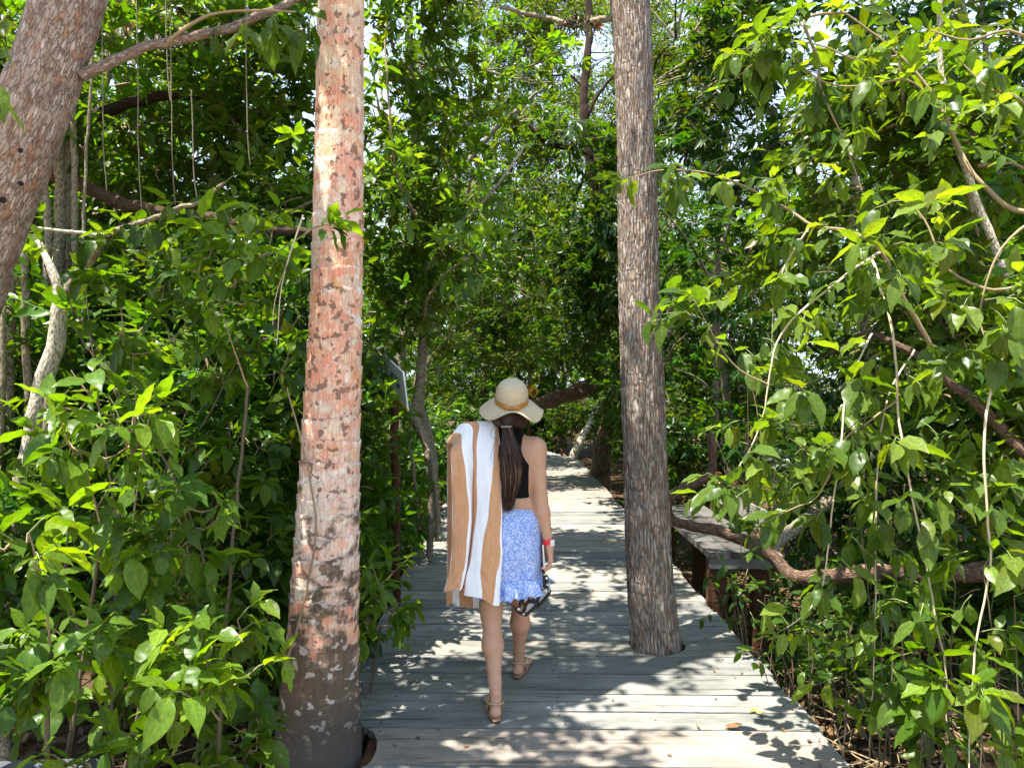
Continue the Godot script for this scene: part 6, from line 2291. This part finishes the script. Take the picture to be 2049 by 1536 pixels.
func build_sandals(root: Node3D, al: Vector3, tl: Vector3, hl: Vector3, ar: Vector3, tr: Vector3, hr: Vector3) -> void:
	var tan_ := material("sandal_strap", Color(0.72, 0.6, 0.47), 0.6)
	var sole := material("sandal_sole", Color(0.55, 0.42, 0.31), 0.8)
	for q in [[al, tl, hl], [ar, tr, hr]]:
		var s := Node3D.new()
		s.name = numbered("sandal", root)
		root.add_child(s)
		var heel: Vector3 = q[2]
		var toe: Vector3 = q[1]
		var ank: Vector3 = q[0]
		var fwd := Vector3(toe.x - heel.x, 0, toe.z - heel.z).normalized()
		var side := fwd.cross(Vector3.UP)
		var poly := []
		for k in 24:
			var an := TAU * k / 24.0
			var along := cos(an)
			var wd := 0.038 + 0.008 * along
			poly.append(Vector3(heel.x, 0, heel.z) + fwd * (0.098 + along * 0.142) + side * signf(sin(an)) * pow(absf(sin(an)), 0.6) * wd)
		var b := Buf.new()
		for lay in [0.002, 0.014]:
			for p in poly:
				b.add(p + Vector3(0, lay, 0))
		for k in 24:
			b.quad(k, (k + 1) % 24, 24 + (k + 1) % 24, 24 + k)
		var c1 := b.add(Vector3(heel.x, 0.0145, heel.z) + fwd * 0.105)
		var c0 := b.add(Vector3(heel.x, 0.0015, heel.z) + fwd * 0.105)
		for k in 24:
			b.tri(c1, 24 + k, 24 + (k + 1) % 24)
			b.tri(c0, (k + 1) % 24, k)
		part("sole", b, sole, s)
		# ankle strap and the straps to the toes
		var loop := []
		for k in 25:
			var an := TAU * k / 24.0
			loop.append(ank + Vector3(0, -0.014, 0) - fwd * (cos(an) * 0.040 + 0.002) + side * sin(an) * 0.037 + Vector3(0, 0.006 * cos(an), 0))
		var sb := Buf.new()
		tube(sb, loop, spread(0.0045, 0.0045, 25), 6)
		part("ankle_strap", sb, tan_, s)
		for e in [-1.0, 1.0]:
			var st := Buf.new()
			var p0 = ank + side * e * 0.037 + Vector3(0, -0.014, 0)
			var p1 = Vector3(heel.x, 0.014, heel.z) + fwd * 0.07 + side * e * 0.037
			var p2 = Vector3(heel.x, 0.058, heel.z) + fwd * 0.125 + side * e * 0.022
			var p3 := Vector3(heel.x, 0.045, heel.z) + fwd * 0.18
			var l1 := spline([p0, p0.lerp(p1, 0.5) + side * e * 0.003, p1], [0.004, 0.004, 0.004], 0.01)
			tube(st, l1[0], l1[1], 6)
			var l2 := spline([p1, p2, p3], [0.0045, 0.004, 0.0035], 0.01)
			tube(st, l2[0], l2[1], 6)
			part("side_strap", st, tan_, s)


func build_towel() -> void:
	# columns across the cloth: stripe borders and folds; rows down its back
	var rows := [
		[-1, 908, 889, 923, 870, 944, 853, 950, 851, 958, 850, 988, 848, 994, 848, 995, 848],
		[0.0, 902, 905, 925, 900, 946, 895, 950, 893, 955, 892, 990, 890, 998, 890, 999, 890],
		[0.0, 903, 945, 931, 945, 946, 945, 950, 945, 954, 945, 986, 945, 1001, 945, 1002, 945],
		[0.0, 905, 1005, 937, 1005, 943, 1005, 949, 1005, 956, 1005, 980, 1005, 1001, 1005, 1002, 1005],
		[0.0, 905, 1065, 935, 1065, 941, 1065, 946, 1065, 950, 1065, 971, 1065, 1001, 1065, 1002, 1065],
		[0.0, 902, 1115, 931, 1115, 936, 1115, 940, 1115, 943, 1115, 963, 1115, 1000, 1115, 1002, 1115],
		[0.0, 896, 1155, 924, 1155, 929, 1155, 932, 1155, 934, 1155, 963, 1155, 993, 1155, 1002, 1155],
		[0.0, 888, 1184, 918, 1180, 922, 1179, 926, 1181, 929, 1190, 964, 1197, 986, 1210, 998, 1211],
	]
	var zs := [3.735, 3.66, 3.625, 3.61, 3.595, 3.585, 3.58, 3.57]
	var fold := [0.0, 0.012, -0.045, -0.055, -0.02, 0.014, 0.012, -0.004]
	var deep := [0.2, 0.7, 0.9, 1.0, 1.1, 1.2, 1.3, 1.4]
	var grid := []
	for k in rows.size():
		var line := []
		for c in 8:
			var z: float = zs[k] - fold[c] * deep[k] * 0.8
			line.append(at(rows[k][1 + c * 2], rows[k][2 + c * 2], z))
		grid.append(line)
	# front: over the shoulder and down the chest
	var fgrid := []
	var fz := [3.80, 3.86, 3.90, 3.92, 3.925, 3.925]
	var fy := [1.385, 1.30, 1.10, 0.85, 0.62, 0.425]
	for k in 6:
		var line := []
		for c in 8:
			var x := lerpf(-0.335, -0.062, [0.0, 0.12, 0.24, 0.36, 0.5, 0.68, 0.9, 1.0][c]) - 0.012 * k / 5.0 * (1.0 - c / 7.0)
			var z: float = fz[k] + 0.022 * sin(c * 2.1 + 0.5) * minf(1.0, k * 0.4)
			var top: float = grid[0][c].y
			var y: float = fy[k] if k > 0 else minf(fy[0] + 0.012, top + 0.002)
			if k == 5:
				y += 0.012 * sin(c * 1.3)
			line.append(Vector3(x, y, -z))
		fgrid.append(line)
	var all := []
	for k in range(5, -1, -1):
		all.append(fgrid[k])
	all.append_array(grid)
	# fine grid
	var fine := []
	var us := []
	var nr := all.size()
	var sub_c := 6
	var sub_r := 7
	for k in nr:
		var line := []
		us = []
		for c in 7:
			for s in sub_c:
				var t := float(s) / sub_c
				line.append(all[k][c].cubic_interpolate(all[k][c + 1], all[k][maxi(c - 1, 0)], all[k][mini(c + 2, 7)], t))
				us.append((c + t) / 7.0)
		line.append(all[k][7])
		us.append(1.0)
		fine.append(line)
	var full := []
	for k in nr - 1:
		for s in sub_r:
			var t := float(s) / sub_r
			var line := []
			for c in fine[k].size():
				var v: Vector3 = fine[k][c].cubic_interpolate(fine[k + 1][c], fine[maxi(k - 1, 0)][c], fine[mini(k + 2, nr - 1)][c], t)
				v += Vector3(0.004 * noise_a.get_noise_2d(v.x * 9.0 + 7.0, v.y * 5.0), 0, 0.006 * noise_a.get_noise_2d(v.x * 22.0, v.y * 3.0) + 0.002 * noise_a.get_noise_2d(v.x * 60.0, v.y * 40.0))
				line.append(v)
			full.append(line)
	full.append(fine[nr - 1])
	var m: int = us.size()
	var n: int = full.size()
	# surface normals, then two skins 7 mm apart with a closed hem
	var b := Buf.new()
	for lay in 2:
		for k in n:
			for c in m:
				var du: Vector3 = full[k][mini(c + 1, m - 1)] - full[k][maxi(c - 1, 0)]
				var dv: Vector3 = full[mini(k + 1, n - 1)][c] - full[maxi(k - 1, 0)][c]
				var nn := dv.cross(du).normalized()
				b.add(full[k][c] + nn * (0.0035 if lay == 0 else -0.0035), Vector2(us[c], float(k) / n * 2.0))
	var half := m * n
	for k in n - 1:
		for c in m - 1:
			var a := k * m + c
			b.quad(a, a + m, a + m + 1, a + 1)
			b.quad(half + a, half + a + 1, half + a + m + 1, half + a + m)
	for k in n - 1:
		for c in [0, m - 1]:
			var a: int = k * m + c
			b.quad(a, half + a, half + a + m, a + m)
	for c in m - 1:
		for k in [0, n - 1]:
			var a: int = k * m + c
			b.quad(a, a + 1, half + a + 1, half + a)
	var w := 448
	var h := 128
	var by := PackedByteArray()
	by.resize(w * h * 3)
	var nz := noise_px(w, h, 0.06, 111)
	var nf := noise_px(w, h, 0.35, 112)
	for y in h:
		for x in w:
			var u := (x + 0.5) / w * 7.0 + 0.03 * sin(y * 0.2)
			var tan_ := (u < 1.0 and u > 0.045) or (u > 2.0 and u < 4.0) or (u > 5.0 and u < 6.0)
			var f := (nf[y * w + x] / 255.0 - 0.5) * 0.10 + (nz[y * w + x] / 255.0 - 0.5) * 0.08
			var c := Color(0.78 + f, 0.585 + f, 0.43 + f) if tan_ else Color(0.93 + f * 0.5, 0.93 + f * 0.5, 0.94 + f * 0.5)
			var k := (y * w + x) * 3
			by[k] = int(clampf(c.r, 0, 1) * 255)
			by[k + 1] = int(clampf(c.g, 0, 1) * 255)
			by[k + 2] = int(clampf(c.b, 0, 1) * 255)
	var mat := material("terry_cloth", Color.WHITE, 0.95, texture(w, h, by), texture_grey(w, h, nf), 0.12, 0.2)
	mat.texture_repeat = true
	mat.rim_enabled = true
	mat.rim = 0.5
	var o := part("beach_towel", b, mat, self)
	tag(o, "tan and white striped towel hanging over the woman's shoulder", "towel")


func build_mask() -> void:
	var black := material("mask_rubber", Color(0.035, 0.035, 0.04), 0.35)
	var clear := material("mask_lens", Color(0.75, 0.78, 0.8, 0.35), 0.12)
	clear.transparency = BaseMaterial3D.TRANSPARENCY_ALPHA
	var silicone := material("mask_silicone", Color(0.72, 0.78, 0.84, 0.45), 0.2)
	silicone.transparency = BaseMaterial3D.TRANSPARENCY_ALPHA
	var chrome := material("mask_buckle", Color(0.75, 0.76, 0.78), 0.25)
	chrome.metallic = 0.8
	var z := 3.66
	var root := thing("diving_mask", "black diving mask with two clear lenses dangling by its strap from her hand", "diving mask", at(1075, 1190, z))
	var frames := [
		[[1081, 1180, 1093, 1174, 1098, 1178, 1099, 1186, 1094, 1194, 1083, 1206, 1074, 1214, 1075, 1203, 1078, 1190]],
		[[1054, 1206, 1062, 1203, 1071, 1205, 1072, 1212, 1062, 1222, 1052, 1230, 1048, 1226, 1050, 1216]],
	]
	for k in 2:
		var l: Array = frames[k][0]
		var p := []
		var depth := 0.02 if k == 0 else -0.005
		for q in range(0, l.size(), 2):
			p.append(at(l[q], l[q + 1], z + depth))
		p.append(p[0])
		var sp := spline(p, spread(0.0085, 0.0085, p.size()), 0.006)
		var b := Buf.new()
		tube(b, sp[0], sp[1], 8)
		var fr := part("lens_frame", b, black, root)
		var lb := Buf.new()
		var c := Vector3.ZERO
		for q in range(0, p.size() - 1):
			c += p[q] / (p.size() - 1)
		var ci := lb.add(c)
		var st := lb.v.size()
		for q in sp[0].size():
			lb.add(sp[0][q])
		for q in sp[0].size() - 1:
			lb.tri(ci, st + q + 1, st + q)
		part("lens", lb, clear, fr)
	# nose pocket, bridge, strap and buckles
	var nb := Buf.new()
	for l in [[[1077, 1182, 1070, 1178, 1069, 1186, 1072, 1196, 1066, 1202, 1056, 1199, 1051, 1194], 0.0095], [[1072, 1170, 1073, 1177, 1080, 1181, 1094, 1173], 0.007], [[1048, 1196, 1042, 1204, 1040, 1212, 1036, 1218], 0.009], [[1051, 1194, 1046, 1202, 1049, 1212, 1052, 1220], 0.006]]:
		var p := []
		for q in range(0, l[0].size(), 2):
			p.append(at(l[0][q], l[0][q + 1], z - 0.012))
		var sp := spline(p, spread(l[1], l[1] * 0.85, p.size()), 0.008)
		tube(nb, sp[0], sp[1], 8)
	part("skirt_frame", nb, black, root)
	var sk := Buf.new()
	for l in [[[1071, 1180, 1060, 1188, 1056, 1198], 0.010], [[1074, 1206, 1064, 1216, 1056, 1226], 0.008], [[1097, 1164, 1099, 1172, 1098, 1184], 0.006]]:
		var p := []
		for q in range(0, l[0].size(), 2):
			p.append(at(l[0][q], l[0][q + 1], z + 0.012))
		var sp := spline(p, spread(l[1], l[1] * 0.9, p.size()), 0.008)
		tube(sk, sp[0], sp[1], 8)
	part("silicone_skirt", sk, silicone, root)
	var st2 := Buf.new()
	var sp2 := spline(pts([1086, 1138, z + 0.02, 1088, 1146, z, 1089, 1156, z, 1090, 1166, z, 1090, 1175, z]), spread(0.0075, 0.0085, 5), 0.006)
	tube(st2, sp2[0], sp2[1], 8)
	sp2 = spline(pts([1093, 1150, z - 0.005, 1096, 1156, z - 0.005, 1094, 1166, z - 0.005]), spread(0.006, 0.006, 3), 0.006)
	tube(st2, sp2[0], sp2[1], 8)
	part("strap", st2, black, root)
	for q in [[1094, 1156, 0.006], [1089, 1149, 0.0035], [1038, 1218, 0.007], [1048, 1228, 0.005], [1086, 1176, 0.003]]:
		var bb := Buf.new()
		box(bb, at(q[0], q[1], z - 0.018), Vector3(q[2] * 2, q[2] * 1.8, 0.008), Basis.from_euler(Vector3(0, 0, -0.6)))
		part("buckle", bb, chrome, root)
	var bk := Buf.new()
	var sp3 := spline(pts([1028, 1212, z, 1033, 1220, z, 1041, 1226, z, 1050, 1230, z]), [0.004, 0.008, 0.008, 0.006], 0.006)
	tube(bk, sp3[0], sp3[1], 8)
	part("strap_clip", bk, black, root)
	# phone held between thigh and fingers
	var ph := thing("phone", "thin silver-edged phone held flat against the skirt in her hand", "phone", Vector3(0.153, 0.735, -3.70))
	var pb := Buf.new()
	box(pb, Vector3(0.1535, 0.735, -3.70), Vector3(0.008, 0.145, 0.07), Basis.from_euler(Vector3(0, 0.1, 0.06)))
	part("case", pb, chrome, ph)
	var pg := Buf.new()
	box(pg, Vector3(0.1475, 0.735, -3.70), Vector3(0.003, 0.135, 0.064), Basis.from_euler(Vector3(0, 0.1, 0.06)))
	part("screen", pg, material("phone_glass", Color(0.03, 0.03, 0.04), 0.15), ph)


func build_small() -> void:
	# dark plastic box at the lower left
	var c := at(95, 1600, 2.12)
	var root := thing("plastic_box", "dark grey plastic box half hidden under leaves in the bottom corner", "box", Vector3(c.x, 0.1, c.z))
	var grey := material("grey_plastic", Color(0.16, 0.175, 0.2), 0.55)
	var basis := Basis.from_euler(Vector3(deg_to_rad(18.0), deg_to_rad(4.0), 0))
	var o := at(85, 1592, 2.1)
	var b := Buf.new()
	box(b, o, Vector3(0.34, 0.14, 0.12), basis)
	part("body", b, grey, root)
	var rim := Buf.new()
	var u := basis.x * 0.17
	var v := basis.y * 0.07
	var n := basis.z * 0.062
	tube(rim, [o - u + v + n, o + u + v + n, o + u - v + n, o - u - v + n, o - u + v + n], spread(0.007, 0.007, 5), 8)
	part("rim", rim, material("grey_rim", Color(0.24, 0.25, 0.27), 0.5), root)
	var pnl := Buf.new()
	box(pnl, o + n * 0.98 + u * 0.35, Vector3(0.19, 0.11, 0.006), basis)
	part("panel", pnl, material("slate_panel", Color(0.1, 0.115, 0.15), 0.5), root)
	var leg := Buf.new()
	box(leg, o + Vector3(0, -0.45, -0.03), Vector3(0.06, 0.8, 0.06))
	part("leg", leg, grey, root)
	# air plant clump hanging on the pale branch high by the furrowed trunk
	var nest := thing("air_plant", "clump of curled brown and green roots hanging from the high branch beside the furrowed trunk", "air plant", at(1158, 55, 4.7))
	var r := RandomNumberGenerator.new()
	r.seed = 41
	var nb := Buf.new()
	var gb := Buf.new()
	for k in 46:
		var px := r.randf_range(1132, 1192)
		var p0 := at(px, r.randf_range(30, 42), 4.68 + r.randf_range(-0.06, 0.06))
		var p := [p0]
		var d := Vector3(r.randf_range(-0.6, 0.6), -0.6, r.randf_range(-0.6, 0.6)).normalized()
		for s in 5:
			p.append(p[p.size() - 1] + d * 0.025)
			d = (d + Vector3(r.randfn(), r.randfn() - 0.15, r.randfn()) * 0.5).normalized()
		var sp := spline(p, spread(0.006, 0.004, 6), 0.01)
		tube(nb if k % 3 else gb, sp[0], sp[1], 6, 0.0, 1.0, 1.0, 1.0, false)
	part("roots", nb, mats.dead_bark, nest, "stuff")
	part("green_roots", gb, mats.green_twig, nest, "stuff")
	var fl := Buf.new()
	for k in 12:
		var d := Vector3(1.0, r.randf_range(-0.4, 0.3), r.randf_range(-0.5, 0.5))
		leaf_into(fl, leaf_xf(at(1185, 48, 4.66), d, r.randf_range(0.05, 0.1), r.randf_range(-1, 1)), 3, 0.15, 0.5, 0.2, 0.2)
	part("red_bracts", fl, material("bract", Color(0.72, 0.36, 0.28), 0.7), nest)
	# leaves that fell on the boards
	var falls := [[1450, 1457, 0.085, "dry_leaf", "curled brown leaf lying on the front planks", Vector3(1, 0, 0.15)], [1492, 1299, 0.06, "dry_leaf_orange", "small orange leaf at the boardwalk's edge past the furrowed trunk", Vector3(1, 0, 0.5)], [1505, 1334, 0.07, "dry_leaf", "brown leaf sliver lying in the shadow near the plank ends", Vector3(1, 0, 0.3)], [957, 1447, 0.02, "dry_leaf", "dark speck of leaf beside the walker's rear sandal", Vector3(1, 0, 0)], [1500, 1426, 0.05, "yellow_leaf", "pale yellow leaf scrap, sunlit on the planks", Vector3(1, 0, -0.3)], [1513, 1428, 0.045, "yellow_leaf", "second pale yellow scrap touching the first, its tip toward the plank ends", Vector3(1, 0, 0.4)]]
	for f in falls:
		var z: float = 1.6 * FOCAL / (f[1] - 768.0)
		var p := at(f[0], f[1], z)
		p.y = 0.006
		var lb := Buf.new()
		leaf_into(lb, leaf_xf(Vector3.ZERO, f[5], f[2], 0.2), 6, 0.42, 0.45, 0.35, -0.25)
		var o2 := MeshInstance3D.new()
		o2.name = numbered("fallen_leaf", self)
		o2.mesh = lb.mesh()
		o2.material_override = mats[f[3]]
		o2.position = p
		add_child(o2, true)
		tag(o2, f[4], "leaf", "leaves fallen on the boards")
